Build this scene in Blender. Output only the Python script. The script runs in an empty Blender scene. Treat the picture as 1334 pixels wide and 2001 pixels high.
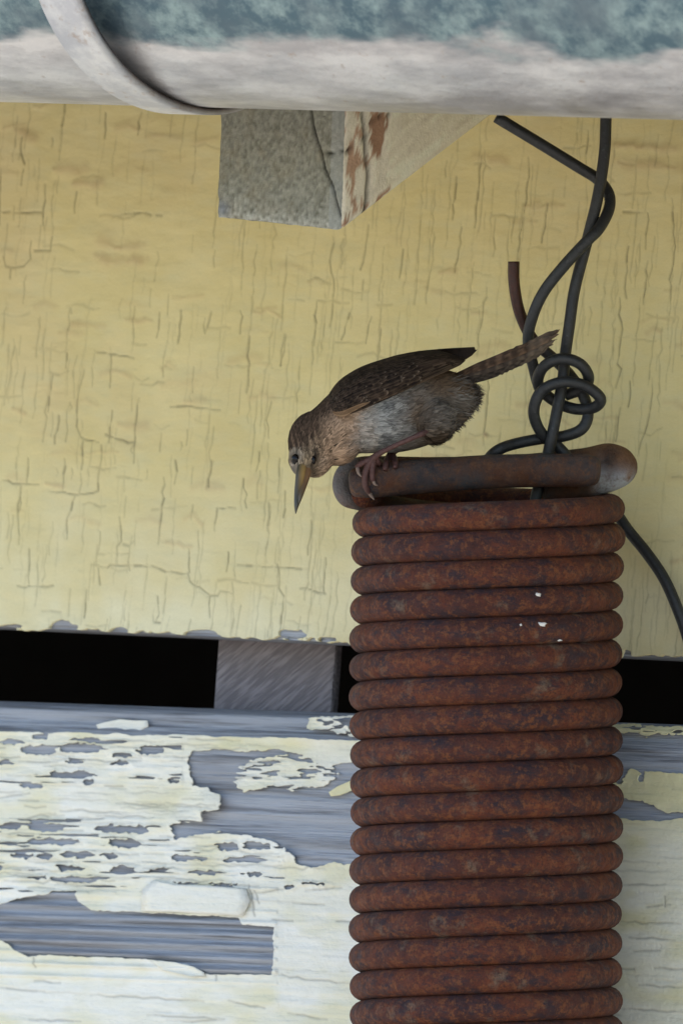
import bpy, bmesh, math, random
import numpy as np
from mathutils import Vector, Matrix
from mathutils.bvhtree import BVHTree

random.seed(7)
RNG = np.random.default_rng(11)
R = math.radians
scene = bpy.context.scene
COL = scene.collection

# ------------------------------------------------------------------ camera
S = 0.00018            # metres per photograph pixel at the subject
PW, PH = 1334, 2001
DIST = 7.0
PITCH, ROLL, YAW = R(3.0), R(4.1), R(36.0)
F = Vector((0, math.cos(PITCH), math.sin(PITCH)))
_r0 = Vector((1, 0, 0)); _u0 = Vector((0, -math.sin(PITCH), math.cos(PITCH)))
RV = _r0 * math.cos(ROLL) + _u0 * math.sin(ROLL)
UV = -_r0 * math.sin(ROLL) + _u0 * math.cos(ROLL)
CAM = -F * DIST
cam = bpy.data.cameras.new('camera')
cam.sensor_fit = 'VERTICAL'; cam.sensor_height = 24.0
cam.lens = 24.0 * DIST / (PH * S)
cam.clip_start = 0.1; cam.clip_end = 2000
cam.dof.use_dof = True; cam.dof.focus_distance = DIST - 0.005
cam.dof.aperture_fstop = cam.lens / 25.0
co = bpy.data.objects.new('camera', cam); COL.objects.link(co)
M = Matrix((RV, UV, -F)).transposed().to_4x4(); M.translation = CAM
co.matrix_world = M
scene.camera = co

# ------------------------------------------------------------------ sky, sun, exposure
SUN_EL, SUN_AZ = R(54), R(-28)      # azimuth from +Y (behind the house), negative = to the left
world = bpy.data.worlds.new('World'); scene.world = world; world.use_nodes = True
nt = world.node_tree; nt.nodes.clear()
sky = nt.nodes.new('ShaderNodeTexSky'); sky.sky_type = 'NISHITA'; sky.sun_disc = False
sky.sun_elevation = SUN_EL; sky.sun_rotation = SUN_AZ
sky.air_density = 1.0; sky.dust_density = 1.2
bg = nt.nodes.new('ShaderNodeBackground'); bg.inputs[1].default_value = 0.15
wo = nt.nodes.new('ShaderNodeOutputWorld')
nt.links.new(sky.outputs[0], bg.inputs[0]); nt.links.new(bg.outputs[0], wo.inputs[0])
sl = bpy.data.lights.new('sun', 'SUN'); sl.energy = 4.5; sl.angle = R(0.5); sl.color = (1, .95, .87)
so = bpy.data.objects.new('sun', sl); COL.objects.link(so)
sd = Vector((math.sin(SUN_AZ) * math.cos(SUN_EL), math.cos(SUN_AZ) * math.cos(SUN_EL), math.sin(SUN_EL)))
so.rotation_euler = sd.to_track_quat('Z', 'Y').to_euler(); so.location = sd * 20
vs = scene.view_settings
vs.view_transform = 'Standard'; vs.look = 'None'; vs.gamma = 1; vs.exposure = 1.42
vs.use_curve_mapping = False
scene.cycles.max_bounces = 7; scene.cycles.diffuse_bounces = 4

# ------------------------------------------------------------------ frames
def P(px, py, d=0.0):
    """world point seen at photo pixel (px,py), d millimetres behind the subject plane"""
    dx = (px - PW / 2) * S; dy = (PH / 2 - py) * S
    return CAM + (F + (RV * dx + UV * dy) / DIST) * (DIST + d * .001)

def Pn(A):
    A = np.asarray(A, float)
    dx = (A[:, 0] - PW / 2) * S; dy = (PH / 2 - A[:, 1]) * S; k = DIST + A[:, 2] * .001
    f, r, u, c = (np.array(v) for v in (F, RV, UV, CAM))
    return c + (f[None] + (dx[:, None] * r + dy[:, None] * u) / DIST) * k[:, None]

HA = Vector((math.cos(YAW), -math.sin(YAW), 0))      # along the wall
HN = Vector((-math.sin(YAW), -math.cos(YAW), 0))     # out of the wall
HZ = Vector((0, 0, 1))
SPRING_GAP = 0.072
HO = P(950, 1000, 0) - HN * SPRING_GAP
HM = Matrix((HA, HN, HZ)).transposed().to_4x4(); HM.translation = HO
def house(a, n, z): return HO + HA * a + HN * n + HZ * z
def unproj(px, py, n=0.0):
    ray = (P(px, py) - CAM).normalized()
    t = ((HO + HN * n) - CAM).dot(HN) / ray.dot(HN)
    q = CAM + ray * t - HO
    return q.dot(HA), q.dot(HZ)
def to_px(w):
    v = w - CAM; k = v.dot(F)
    return v.dot(RV) / k * DIST / S + PW / 2, PH / 2 - v.dot(UV) / k * DIST / S

# ------------------------------------------------------------------ helpers: objects
def empty(name, loc=None, matrix=None):
    o = bpy.data.objects.new(name, None); COL.objects.link(o); o.empty_display_size = .02
    if matrix is not None: o.matrix_world = matrix
    elif loc is not None: o.location = loc
    return o
def tag(o, label=None, cat=None, group=None, kind=None):
    if label: o['label'] = label
    if cat: o['category'] = cat
    if group: o['group'] = group
    if kind: o['kind'] = kind
    return o
def link_mesh(name, me, mat, parent=None, smooth=True):
    o = bpy.data.objects.new(name, me); COL.objects.link(o)
    if mat is not None: me.materials.append(mat)
    if smooth: me.polygons.foreach_set('use_smooth', np.ones(len(me.polygons), bool))
    if parent is not None: o.parent = parent
    return o
def make_mesh(name, verts, faces):
    """faces: list of tuples and/or an (n,4) int array"""
    me = bpy.data.meshes.new(name)
    verts = np.asarray(verts, np.float32)
    if isinstance(faces, np.ndarray):
        counts = np.full(len(faces), faces.shape[1], np.int32); flat = faces.astype(np.int32).ravel()
    else:
        counts = np.array([len(f) for f in faces], np.int32)
        flat = np.fromiter((i for f in faces for i in f), np.int32)
    me.vertices.add(len(verts)); me.vertices.foreach_set('co', verts.ravel())
    me.loops.add(len(flat)); me.loops.foreach_set('vertex_index', flat)
    me.polygons.add(len(counts))
    starts = np.concatenate(([0], np.cumsum(counts)[:-1])).astype(np.int32)
    me.polygons.foreach_set('loop_start', starts); me.polygons.foreach_set('loop_total', counts)
    me.update(calc_edges=True); me.validate()
    return me
def fattr(me, name, vals):
    a = me.attributes.new(name, 'FLOAT', 'POINT'); a.data.foreach_set('value', np.asarray(vals, np.float32))
def cattr(me, name, vals):
    a = me.attributes.new(name, 'FLOAT_COLOR', 'POINT')
    v = np.ones((len(vals), 4), np.float32); v[:, :3] = vals
    a.data.foreach_set('color', v.ravel())
def box(name, x0, x1, y0, y1, z0, z1, mat, parent=None, bev=0.0):
    bm = bmesh.new()
    vs_ = [bm.verts.new((x, y, z)) for x in (x0, x1) for y in (y0, y1) for z in (z0, z1)]
    for f in ((0, 1, 3, 2), (4, 6, 7, 5), (0, 4, 5, 1), (2, 3, 7, 6), (0, 2, 6, 4), (1, 5, 7, 3)):
        bm.faces.new([vs_[i] for i in f])
    bmesh.ops.recalc_face_normals(bm, faces=bm.faces)
    if bev: bmesh.ops.bevel(bm, geom=bm.edges[:], offset=bev, segments=2, affect='EDGES', profile=.6)
    me = bpy.data.meshes.new(name); bm.to_mesh(me); bm.free()
    return link_mesh(name, me, mat, parent, smooth=False)

def catmull(pts, n=10):
    pts = [np.asarray(p, float) for p in pts]
    ext = [2 * pts[0] - pts[1]] + pts + [2 * pts[-1] - pts[-2]]
    out = []
    for i in range(1, len(ext) - 2):
        p0, p1, p2, p3 = ext[i - 1:i + 3]
        for k in range(n):
            t = k / n
            out.append(.5 * ((2 * p1) + (p2 - p0) * t + (2 * p0 - 5 * p1 + 4 * p2 - p3) * t * t + (3 * p1 - p0 - 3 * p2 + p3) * t ** 3))
    out.append(ext[-2])
    return np.array(out)
def tube_geo(path, rad, seg=14, cap=True, wob=0.0):
    """path (n,3) metres, rad (n,) metres -> verts, faces, ring index per vertex"""
    n = len(path); T = np.gradient(path, axis=0); T /= np.linalg.norm(T, axis=1)[:, None] + 1e-12
    up = np.array([0, -1., 0]) if abs(T[0][1]) < .9 else np.array([1., 0, 0])
    N = np.cross(T[0], up); N /= np.linalg.norm(N); verts = []; idx = []
    for i in range(n):
        N = N - T[i] * N.dot(T[i]); N /= np.linalg.norm(N); B = np.cross(T[i], N)
        for k in range(seg):
            a = 2 * math.pi * k / seg
            verts.append(path[i] + (N * math.cos(a) + B * math.sin(a)) * rad[i]); idx.append(i)
    faces = []
    for i in range(n - 1):
        for k in range(seg):
            k2 = (k + 1) % seg
            faces.append((i * seg + k, i * seg + k2, (i + 1) * seg + k2, (i + 1) * seg + k))
    if cap:
        faces.append(tuple(range(seg - 1, -1, -1))); faces.append(tuple((n - 1) * seg + k for k in range(seg)))
    return np.array(verts), faces, np.array(idx)
def px_tube(name, pts, mat, parent, seg=14, n=10, rust=None, round_ends=False):
    """pts: (px, py, depth mm, radius px [, rust])"""
    C = catmull([tuple(p) + (0,) * (5 - len(p)) for p in pts], n)
    path = Pn(C[:, :3]); rad = np.maximum(C[:, 3], .4) * S
    if round_ends:
        def ends(path, rad):
            d = path[0] - path[1]; d /= np.linalg.norm(d); r = rad[0]
            add = [path[0] + d * r * .55 * math.sin(t) for t in (1.45, 1.1, .75, .35)]
            ar = [r * math.cos(t) ** .6 for t in (1.45, 1.1, .75, .35)]
            return np.vstack([add, path]), np.concatenate([ar, rad])
        path, rad = ends(path, rad); path, rad = ends(path[::-1], rad[::-1])
        path, rad = path[::-1], rad[::-1]
        rs = np.interp(np.linspace(0, 1, len(path)), np.linspace(0, 1, len(C)), C[:, 4])
    else: rs = C[:, 4]
    v, f, idx = tube_geo(path, rad, seg)
    inv = np.array(parent.matrix_world.translation) if parent is not None else 0
    me = make_mesh(name, v - inv, f); fattr(me, 'rust', rs[idx])
    o = link_mesh(name, me, mat, parent)
    return o

# ------------------------------------------------------------------ helpers: noise
_L = RNG.random((256, 256)).astype(np.float32)
def vnoise(x, y):
    xi = np.floor(x).astype(int); yi = np.floor(y).astype(int); fx = x - xi; fy = y - yi
    fx = fx * fx * (3 - 2 * fx); fy = fy * fy * (3 - 2 * fy)
    a = _L[xi & 255, yi & 255]; b = _L[(xi + 1) & 255, yi & 255]; c = _L[xi & 255, (yi + 1) & 255]; d = _L[(xi + 1) & 255, (yi + 1) & 255]
    return (a * (1 - fx) + b * fx) * (1 - fy) + (c * (1 - fx) + d * fx) * fy
def fbm(x, y, o=4):
    s = 0; w = .5; t = 0
    for k in range(o):
        s = s + w * vnoise(x * 2 ** k + 17.3 * k, y * 2 ** k + 9.1 * k); t += w; w *= .5
    return s / t

# ------------------------------------------------------------------ helpers: materials
class Mat:
    def __init__(self, name, rough=.7, metal=0.0, spec=.4):
        self.m = bpy.data.materials.new(name); self.m.use_nodes = True
        self.t = self.m.node_tree; self.b = self.t.nodes['Principled BSDF']
        self.b.inputs['Roughness'].default_value = rough; self.b.inputs['Metallic'].default_value = metal
        self.b.inputs['Specular IOR Level'].default_value = spec
        self.co = self.node('ShaderNodeTexCoord').outputs['Object']
    def node(self, t): return self.t.nodes.new(t)
    def link(self, a, b): self.t.links.new(a, b)
    def mapped(self, scale, rot=(0, 0, 0), loc=(0, 0, 0)):
        m = self.node('ShaderNodeMapping'); m.inputs['Scale'].default_value = scale; m.inputs['Rotation'].default_value = rot
        m.inputs['Location'].default_value = loc
        self.link(self.co, m.inputs[0]); return m.outputs[0]
    def noise(self, scale, detail=5, rough=.6, stretch=None, lo=.3, hi=.7, loc=(0, 0, 0)):
        n = self.node('ShaderNodeTexNoise'); n.inputs['Scale'].default_value = scale; n.inputs['Detail'].default_value = detail
        n.inputs['Roughness'].default_value = rough
        self.link(self.mapped(stretch or (1, 1, 1), loc=loc), n.inputs['Vector'])
        r = self.node('ShaderNodeMapRange'); r.inputs[1].default_value = lo; r.inputs[2].default_value = hi
        self.link(n.outputs[0], r.inputs[0]); return r.outputs[0]
    def attr(self, name):
        a = self.node('ShaderNodeAttribute'); a.attribute_name = name; return a
    def mix(self, f, a, b, mode='MIX'):
        m = self.node('ShaderNodeMix'); m.data_type = 'RGBA'; m.blend_type = mode
        for sock, v in ((m.inputs[0], f), (m.inputs[6], a), (m.inputs[7], b)):
            if isinstance(v, (int, float)): sock.default_value = v
            elif isinstance(v, tuple): sock.default_value = (*v, 1)
            else: self.link(v, sock)
        return m.outputs[2]
    def math(self, op, a, b=0.0, clamp=False):
        m = self.node('ShaderNodeMath'); m.operation = op; m.use_clamp = clamp
        for sock, v in ((m.inputs[0], a), (m.inputs[1], b)):
            if isinstance(v, (int, float)): sock.default_value = v
            else: self.link(v, sock)
        return m.outputs[0]
    def ramp(self, f, a, b):
        r = self.node('ShaderNodeMapRange'); r.inputs[1].default_value = a; r.inputs[2].default_value = b
        r.interpolation_type = 'SMOOTHSTEP'
        self.link(f, r.inputs[0]); return r.outputs[0]
    def color(self, c):
        if isinstance(c, tuple): self.b.inputs['Base Color'].default_value = (*c, 1)
        else: self.link(c, self.b.inputs['Base Color'])
    def rough(self, r): self.link(r, self.b.inputs['Roughness'])
    def bump(self, h, dist, strength=1.0):
        b = self.node('ShaderNodeBump'); b.inputs['Distance'].default_value = dist; b.inputs['Strength'].default_value = strength
        self.link(h, b.inputs['Height']); self.link(b.outputs[0], self.b.inputs['Normal'])

def mat_yellow():
    m = Mat('yellow_crackled_paint', .62, spec=.35)
    c = m.mix(m.noise(28, 4), (.60, .505, .225), (.67, .575, .285))
    c = m.mix(m.math('MULTIPLY', m.noise(9, 3, lo=.5, hi=.75, loc=(3, 0, 1)), .55), c, (.60, .46, .26))
    c = m.mix(m.math('MULTIPLY', m.noise(60, 3, lo=.45, hi=.75, stretch=(1, 1, 3)), .35), c, (.54, .52, .31))
    c = m.mix(m.math('MULTIPLY', m.attr('pale').outputs['Fac'], .75), c, (.74, .71, .50))
    c = m.mix(m.math('MULTIPLY', m.noise(1500, 2, lo=.35, hi=.65), .10), c, (.40, .36, .20))
    c = m.mix(m.math('MULTIPLY', m.attr('stain').outputs['Fac'], .55), c, (.36, .22, .11))
    cr = m.math('MINIMUM', m.attr('crack').outputs['Fac'], 1.0)
    c = m.mix(m.math('MULTIPLY', cr, .86), c, (.075, .065, .035))
    m.color(c)
    h = m.math('ADD', m.noise(900, 3), m.math('MULTIPLY', m.noise(160, 3, stretch=(1, 1, 2.5)), 1.6))
    m.bump(h, .00007, .5)
    return m.m
def mat_cream():
    m = Mat('cream_peeling_paint', .6, spec=.35)
    c = m.mix(m.noise(35, 4, stretch=(1, 1, 3)), (.74, .73, .62), (.80, .80, .74))
    c = m.mix(m.attr('yellow').outputs['Fac'], c, (.66, .62, .36))
    c = m.mix(m.math('MULTIPLY', m.noise(400, 3, lo=.5, hi=.8, stretch=(.4, 1, 2)), .25), c, (.50, .48, .38))
    cr = m.math('MINIMUM', m.attr('crack').outputs['Fac'], 1.0)
    c = m.mix(m.math('MULTIPLY', cr, .8), c, (.13, .12, .10))
    m.color(c)
    h = m.math('ADD', m.noise(700, 3), m.math('MULTIPLY', m.noise(120, 4, stretch=(.35, 1, 3)), 2.2))
    m.bump(h, .00016, .8)
    return m.m
def mat_wood(name, a, b, dark, scale=1.0):
    m = Mat(name, .85, spec=.2)
    g = m.noise(110 * scale, 6, .7, stretch=(.06, 1, 1.6))
    c = m.mix(g, b, a)
    c = m.mix(m.math('MULTIPLY', m.noise(420 * scale, 4, .7, stretch=(.035, 1, 1), lo=.48, hi=.66), .8), c, dark)
    c = m.mix(m.math('MULTIPLY', m.noise(16, 4, lo=.5, hi=.7, stretch=(.5, 1, 2)), .45), c, (.20, .19, .19))
    m.color(c)
    h = m.math('ADD', m.noise(420 * scale, 4, .7, stretch=(.035, 1, 1)), m.noise(110 * scale, 6, .7, stretch=(.06, 1, 1.6)))
    m.bump(h, .0006, .9)
    return m.m
def mat_rust(name, mode):
    m = Mat(name, .78, spec=.3)
    if mode == 'coil':
        c = m.mix(m.noise(55, 5, .65, lo=.36, hi=.64), (.066, .022, .018), (.17, .044, .018))
        c = m.mix(m.noise(140, 6, .75, lo=.47, hi=.60, stretch=(.6, .6, 1.4)), c, (.042, .023, .029))
        c = m.mix(m.math('MULTIPLY', m.noise(330, 5, .8, lo=.50, hi=.62), .85), c, (.235, .080, .028))
        c = m.mix(m.math('MULTIPLY', m.noise(90, 5, .7, lo=.58, hi=.72, loc=(2, 1, 0)), .75), c, (.21, .15, .10))
        c = m.mix(m.math('MULTIPLY', m.noise(1100, 3, .7, lo=.5, hi=.66), .7), c, (.035, .018, .017))
    elif mode == 'bar':
        c = m.mix(m.noise(40, 5, .65, lo=.38, hi=.62, loc=(1, 4, 2)), (.115, .044, .020), (.075, .068, .066))
        c = m.mix(m.noise(120, 6, .75, lo=.48, hi=.64), c, (.036, .033, .038))
        c = m.mix(m.math('MULTIPLY', m.noise(420, 5, .8, lo=.50, hi=.66), .8), c, (.19, .085, .038))
    else:
        c = m.mix(m.noise(75, 5, .7, lo=.38, hi=.6, loc=(5, 1, 0)), (.075, .030, .014), (.055, .042, .034))  # base rust darkened to paint in the shade under the bar
        c = m.mix(m.noise(160, 6, .7, lo=.50, hi=.68), c, (.12, .044, .018))
        c = m.mix(m.math('MULTIPLY', m.attr('knob').outputs['Fac'], m.noise(110, 5, .7, lo=.35, hi=.6)), c, (.20, .098, .048))
        worn = m.math('MULTIPLY', m.attr('rust').outputs['Fac'], m.noise(130, 5, .7, lo=.30, hi=.5))
        c = m.mix(worn, c, (.42, .43, .44))
    m.color(c)
    h = m.math('ADD', m.noise(300, 6, .75), m.math('MULTIPLY', m.noise(1200, 4, .7), .5))
    m.bump(h, .0006, 1.0)
    m.rough(m.math('ADD', .55, m.math('MULTIPLY', m.noise(200, 4), .35)))
    return m.m
def mat_wire():
    m = Mat('dark_steel_wire', .5, metal=.25, spec=.5)
    c = m.mix(m.noise(260, 5, .7), (.014, .015, .016), (.027, .029, .030))
    c = m.mix(m.math('MULTIPLY', m.noise(700, 4, .7, lo=.62, hi=.75), .6), c, (.10, .11, .11))
    c = m.mix(m.attr('rust').outputs['Fac'], c, m.mix(m.noise(500, 4), (.022, .007, .004), (.05, .013, .006)))
    m.color(c); m.bump(m.noise(700, 4, .7), .0002, .7)
    return m.m
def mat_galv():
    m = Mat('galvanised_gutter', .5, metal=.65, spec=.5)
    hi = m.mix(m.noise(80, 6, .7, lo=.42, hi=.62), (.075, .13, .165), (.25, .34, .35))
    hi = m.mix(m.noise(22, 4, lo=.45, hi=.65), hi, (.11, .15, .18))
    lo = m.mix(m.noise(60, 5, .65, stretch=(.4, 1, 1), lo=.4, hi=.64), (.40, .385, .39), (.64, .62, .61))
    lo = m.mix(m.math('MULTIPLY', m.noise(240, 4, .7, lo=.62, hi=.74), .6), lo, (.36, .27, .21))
    f = m.math('ADD', m.attr('tint').outputs['Fac'], m.math('MULTIPLY', m.math('SUBTRACT', m.noise(45, 4, stretch=(.4, 1, 1)), .5), .15))
    m.color(m.mix(m.ramp(f, .50, .59), hi, lo))  # pale underneath, dark teal higher up, split by angle round the trough
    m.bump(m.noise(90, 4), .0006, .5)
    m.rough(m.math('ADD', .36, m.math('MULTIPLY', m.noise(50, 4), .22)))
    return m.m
def mat_strap():
    m = Mat('strap_metal', .55, metal=.4)
    c = m.mix(m.noise(60, 5, .7, lo=.4, hi=.6), (.50, .50, .52), (.68, .67, .66))
    c = m.mix(m.noise(110, 5, .7, lo=.55, hi=.7), c, (.40, .30, .23))
    c = m.mix(m.attr('rust').outputs['Fac'], c, m.mix(m.noise(160, 4), (.03, .018, .012), (.06, .034, .02)))
    m.color(c); m.bump(m.noise(150, 5), .0005, .6)
    return m.m
def mat_colattr(name, rough=.75, spec=.25, bump=None, grit=.35):
    m = Mat(name, rough, spec=spec)
    c = m.attr('Col').outputs['Color']
    if bump:
        c = m.mix(m.math('MULTIPLY', m.noise(bump[0], 4, .7), grit), c, m.mix(1.0, c, (.35, .33, .30), 'MULTIPLY'))
        m.bump(m.noise(bump[0], 5, .7), bump[1], .8)
    m.color(c)
    return m.m
def mat_plain(name, c0, c1, scale, rough=.8, spec=.3, bump=0.0, metal=0.0):
    m = Mat(name, rough, metal, spec)
    m.color(m.mix(m.noise(scale, 5), c0, c1))
    if bump: m.bump(m.noise(scale, 5), bump)
    return m.m

YELLOW = mat_yellow(); CREAM = mat_cream()
WOOD = mat_wood('weathered_blue_grey_wood', (.42, .45, .505), (.27, .295, .335), (.115, .118, .128))
def mat_sawn():
    m = Mat('rough_sawn_wood', .9, spec=.15)
    def saw(scale):
        n = m.node('ShaderNodeTexNoise'); n.inputs['Scale'].default_value = scale; n.inputs['Detail'].default_value = 4
        m1 = m.node('ShaderNodeMapping'); m1.inputs['Rotation'].default_value = (0, R(38), 0); m.link(m.co, m1.inputs[0])
        m2 = m.node('ShaderNodeMapping'); m2.inputs['Scale'].default_value = (.12, 1, 1.3); m.link(m1.outputs[0], m2.inputs[0])
        m.link(m2.outputs[0], n.inputs['Vector']); return m.ramp(n.outputs[0], .36, .64)
    c = m.mix(saw(900), (.17, .155, .165), (.30, .275, .285)); c = m.mix(m.math('MULTIPLY', m.noise(90, 4), .5), c, (.20, .18, .185))
    m.color(c); m.bump(saw(900), .0004, .8); return m.m
STUDWOOD = mat_sawn()
RUST = mat_rust('rusty_coil', 'coil'); BARM = mat_rust('rusty_bar', 'bar'); LOOPM = mat_rust('worn_loop', 'loop')
WIRE = mat_wire(); GALV = mat_galv(); STRAP = mat_strap()
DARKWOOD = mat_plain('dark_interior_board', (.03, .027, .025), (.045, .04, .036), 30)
ROOFM = mat_plain('roof_deck_board', (.16, .13, .10), (.22, .18, .14), 20, bump=.001)
GROUNDM = mat_plain('dry_gravel_ground', (.26, .235, .20), (.34, .315, .275), 3, .95, .1, .01)
SIDINGM = mat_plain('cream_siding_paint', (.70, .69, .58), (.78, .77, .69), 25, .6, .3, .0003)

# ------------------------------------------------------------------ ground
me = make_mesh('ground', [(-300, -300, 0), (300, -300, 0), (300, 300, 0), (-300, 300, 0)], [(0, 1, 2, 3)])
g = link_mesh('ground', me, GROUNDM, None, False); g.location = (0, 0, HO.z - 2.55); tag(g, 'dry gravel ground below the eaves', None, kind='structure')

# ------------------------------------------------------------------ wall: boards, stud, peeling paint
wall = empty('house_wall', matrix=HM)
tag(wall, 'yellow and cream painted board wall with peeling paint and a dark gap', 'wall')

DA = .0005
DAF = .00036
A_LO = unproj(-60, 1000)[0] - .01; A_HI = unproj(1394, 1000)[0] + .01
def axis(lo, hi, dlo, dhi, step):
    mid = np.arange(dlo, dhi + step * .5, step)
    left = np.linspace(lo, dlo, 14)[:-1] if lo < dlo - 1e-6 else np.array([])
    right = np.linspace(dhi, hi, 15)[1:] if hi > dhi + 1e-6 else np.array([])
    return np.concatenate([left, mid, right])
def px_grid(A, Z, n):
    """photo pixel of every wall point (projective map of the plane)"""
    o = HO + HN * n - CAM
    k = o.dot(F) + A * HA.dot(F) + Z * HZ.dot(F)
    x = (o.dot(RV) + A * HA.dot(RV) + Z * HZ.dot(RV)) / k * DIST / S + PW / 2
    y = PH / 2 - (o.dot(UV) + A * HA.dot(UV) + Z * HZ.dot(UV)) / k * DIST / S
    return x, y
def raster(av, zv, out, pts, width, strength, n=0.0, jitter=.0004, taper=True):
    """draw a polyline given in photo pixels on the wall grid as a soft groove"""
    q = [np.array(unproj(x, y, n)) for x, y in pts]
    fine = [q[0]]
    for p0, p1 in zip(q[:-1], q[1:]):
        L = np.linalg.norm(p1 - p0); k = max(1, int(L / .0025))
        for i in range(1, k + 1):
            p = p0 + (p1 - p0) * i / k
            if i < k: p = p + RNG.normal(0, jitter, 2)
            fine.append(p)
    m = len(fine) - 1
    for i in range(m):
        p0, p1 = fine[i], fine[i + 1]
        t = (i + .5) / m
        w = width * (.55 + .9 * RNG.random()); s = strength * (min(1, .5 + 3.5 * min(t, 1 - t)) if taper else 1) * (.7 + .5 * RNG.random())
        pad = w * 2.5
        i0, i1 = np.searchsorted(av, (min(p0[0], p1[0]) - pad, max(p0[0], p1[0]) + pad))
        j0, j1 = np.searchsorted(zv, (min(p0[1], p1[1]) - pad, max(p0[1], p1[1]) + pad))
        if i1 <= i0 or j1 <= j0: continue
        AA, ZZ = np.meshgrid(av[i0:i1], zv[j0:j1])
        d = p1 - p0; L2 = d.dot(d) + 1e-12
        u = np.clip(((AA - p0[0]) * d[0] + (ZZ - p0[1]) * d[1]) / L2, 0, 1)
        dist = np.hypot(AA - p0[0] - u * d[0], ZZ - p0[1] - u * d[1])
        out[j0:j1, i0:i1] = np.maximum(out[j0:j1, i0:i1], s * np.exp(-(dist / w) ** 2))

def paint_sheet(name, av, zv, Fld, H, attrs, thick, mat, parent):
    """marching squares: keep the sheet where Fld > 0; H = height of the paint above the wall plane"""
    nz, na = Fld.shape
    AA, ZZ = np.meshgrid(av, zv); ins = Fld > 0
    vid = -np.ones((nz, na), int); vid[ins] = np.arange(ins.sum())
    V = [np.stack([AA[ins], H[ins], ZZ[ins]], 1)]; AT = {k: [v[ins]] for k, v in attrs.items()}
    c = ins[:-1, :-1].astype(int) + ins[:-1, 1:] + ins[1:, 1:] + ins[1:, :-1]
    full = np.argwhere(c == 4); j, i = full[:, 0], full[:, 1]
    quads = np.stack([vid[j, i], vid[j, i + 1], vid[j + 1, i + 1], vid[j + 1, i]], 1)
    nv = int(ins.sum()); extra = []; eat = {k: [] for k in attrs}; cut = {}; polys = []; bedges = []
    def crossing(p, q):
        key = (p, q) if p < q else (q, p)
        if key in cut: return cut[key]
        f0, f1 = Fld[key[0]], Fld[key[1]]; t = min(.97, max(.03, f0 / (f0 - f1)))
        (j0, i0), (j1, i1) = key
        extra.append((av[i0] + (av[i1] - av[i0]) * t, H[j0, i0] + (H[j1, i1] - H[j0, i0]) * t, zv[j0] + (zv[j1] - zv[j0]) * t))
        for k, v in attrs.items(): eat[k].append(v[j0, i0] + (v[j1, i1] - v[j0, i0]) * t)
        cut[key] = nv + len(extra) - 1
        return cut[key]
    for j, i in np.argwhere((c > 0) & (c < 4)):
        cs = [(j, i), (j, i + 1), (j + 1, i + 1), (j + 1, i)]; poly = []; marks = []
        for k in range(4):
            p, q = cs[k], cs[(k + 1) % 4]
            if ins[p]: poly.append(vid[p])
            if ins[p] != ins[q]:
                poly.append(crossing(p, q)); marks.append((len(poly) - 1, ins[p]))
        polys.append(tuple(poly))
        for mi, leaving in marks:
            if leaving: bedges.append((poly[mi], poly[(mi + 1) % len(poly)]))
    nv2 = nv + len(extra)
    E = np.array(extra).reshape(-1, 3)
    V.append(E)
    bverts = sorted({v for e in bedges for v in e}); low = {v: nv2 + k for k, v in enumerate(bverts)}
    allv = np.vstack(V); lowv = allv[bverts].copy(); lowv[:, 1] -= thick
    verts = np.vstack([allv, lowv])
    faces = [tuple(q) for q in quads.tolist()] + polys + [(a, low[a], low[b], b) for a, b in bedges]
    # outward normal is +y (out of the wall): a, z order gives -y, so flip
    faces = [tuple(reversed(f)) for f in faces]
    me = make_mesh(name, verts, faces)
    for k in attrs:
        base = np.concatenate([AT[k][0], np.array(eat[k])]); base = np.concatenate([base, base[bverts] if len(bverts) else []])
        fattr(me, k, base)
    return link_mesh(name, me, mat, parent)

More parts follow.
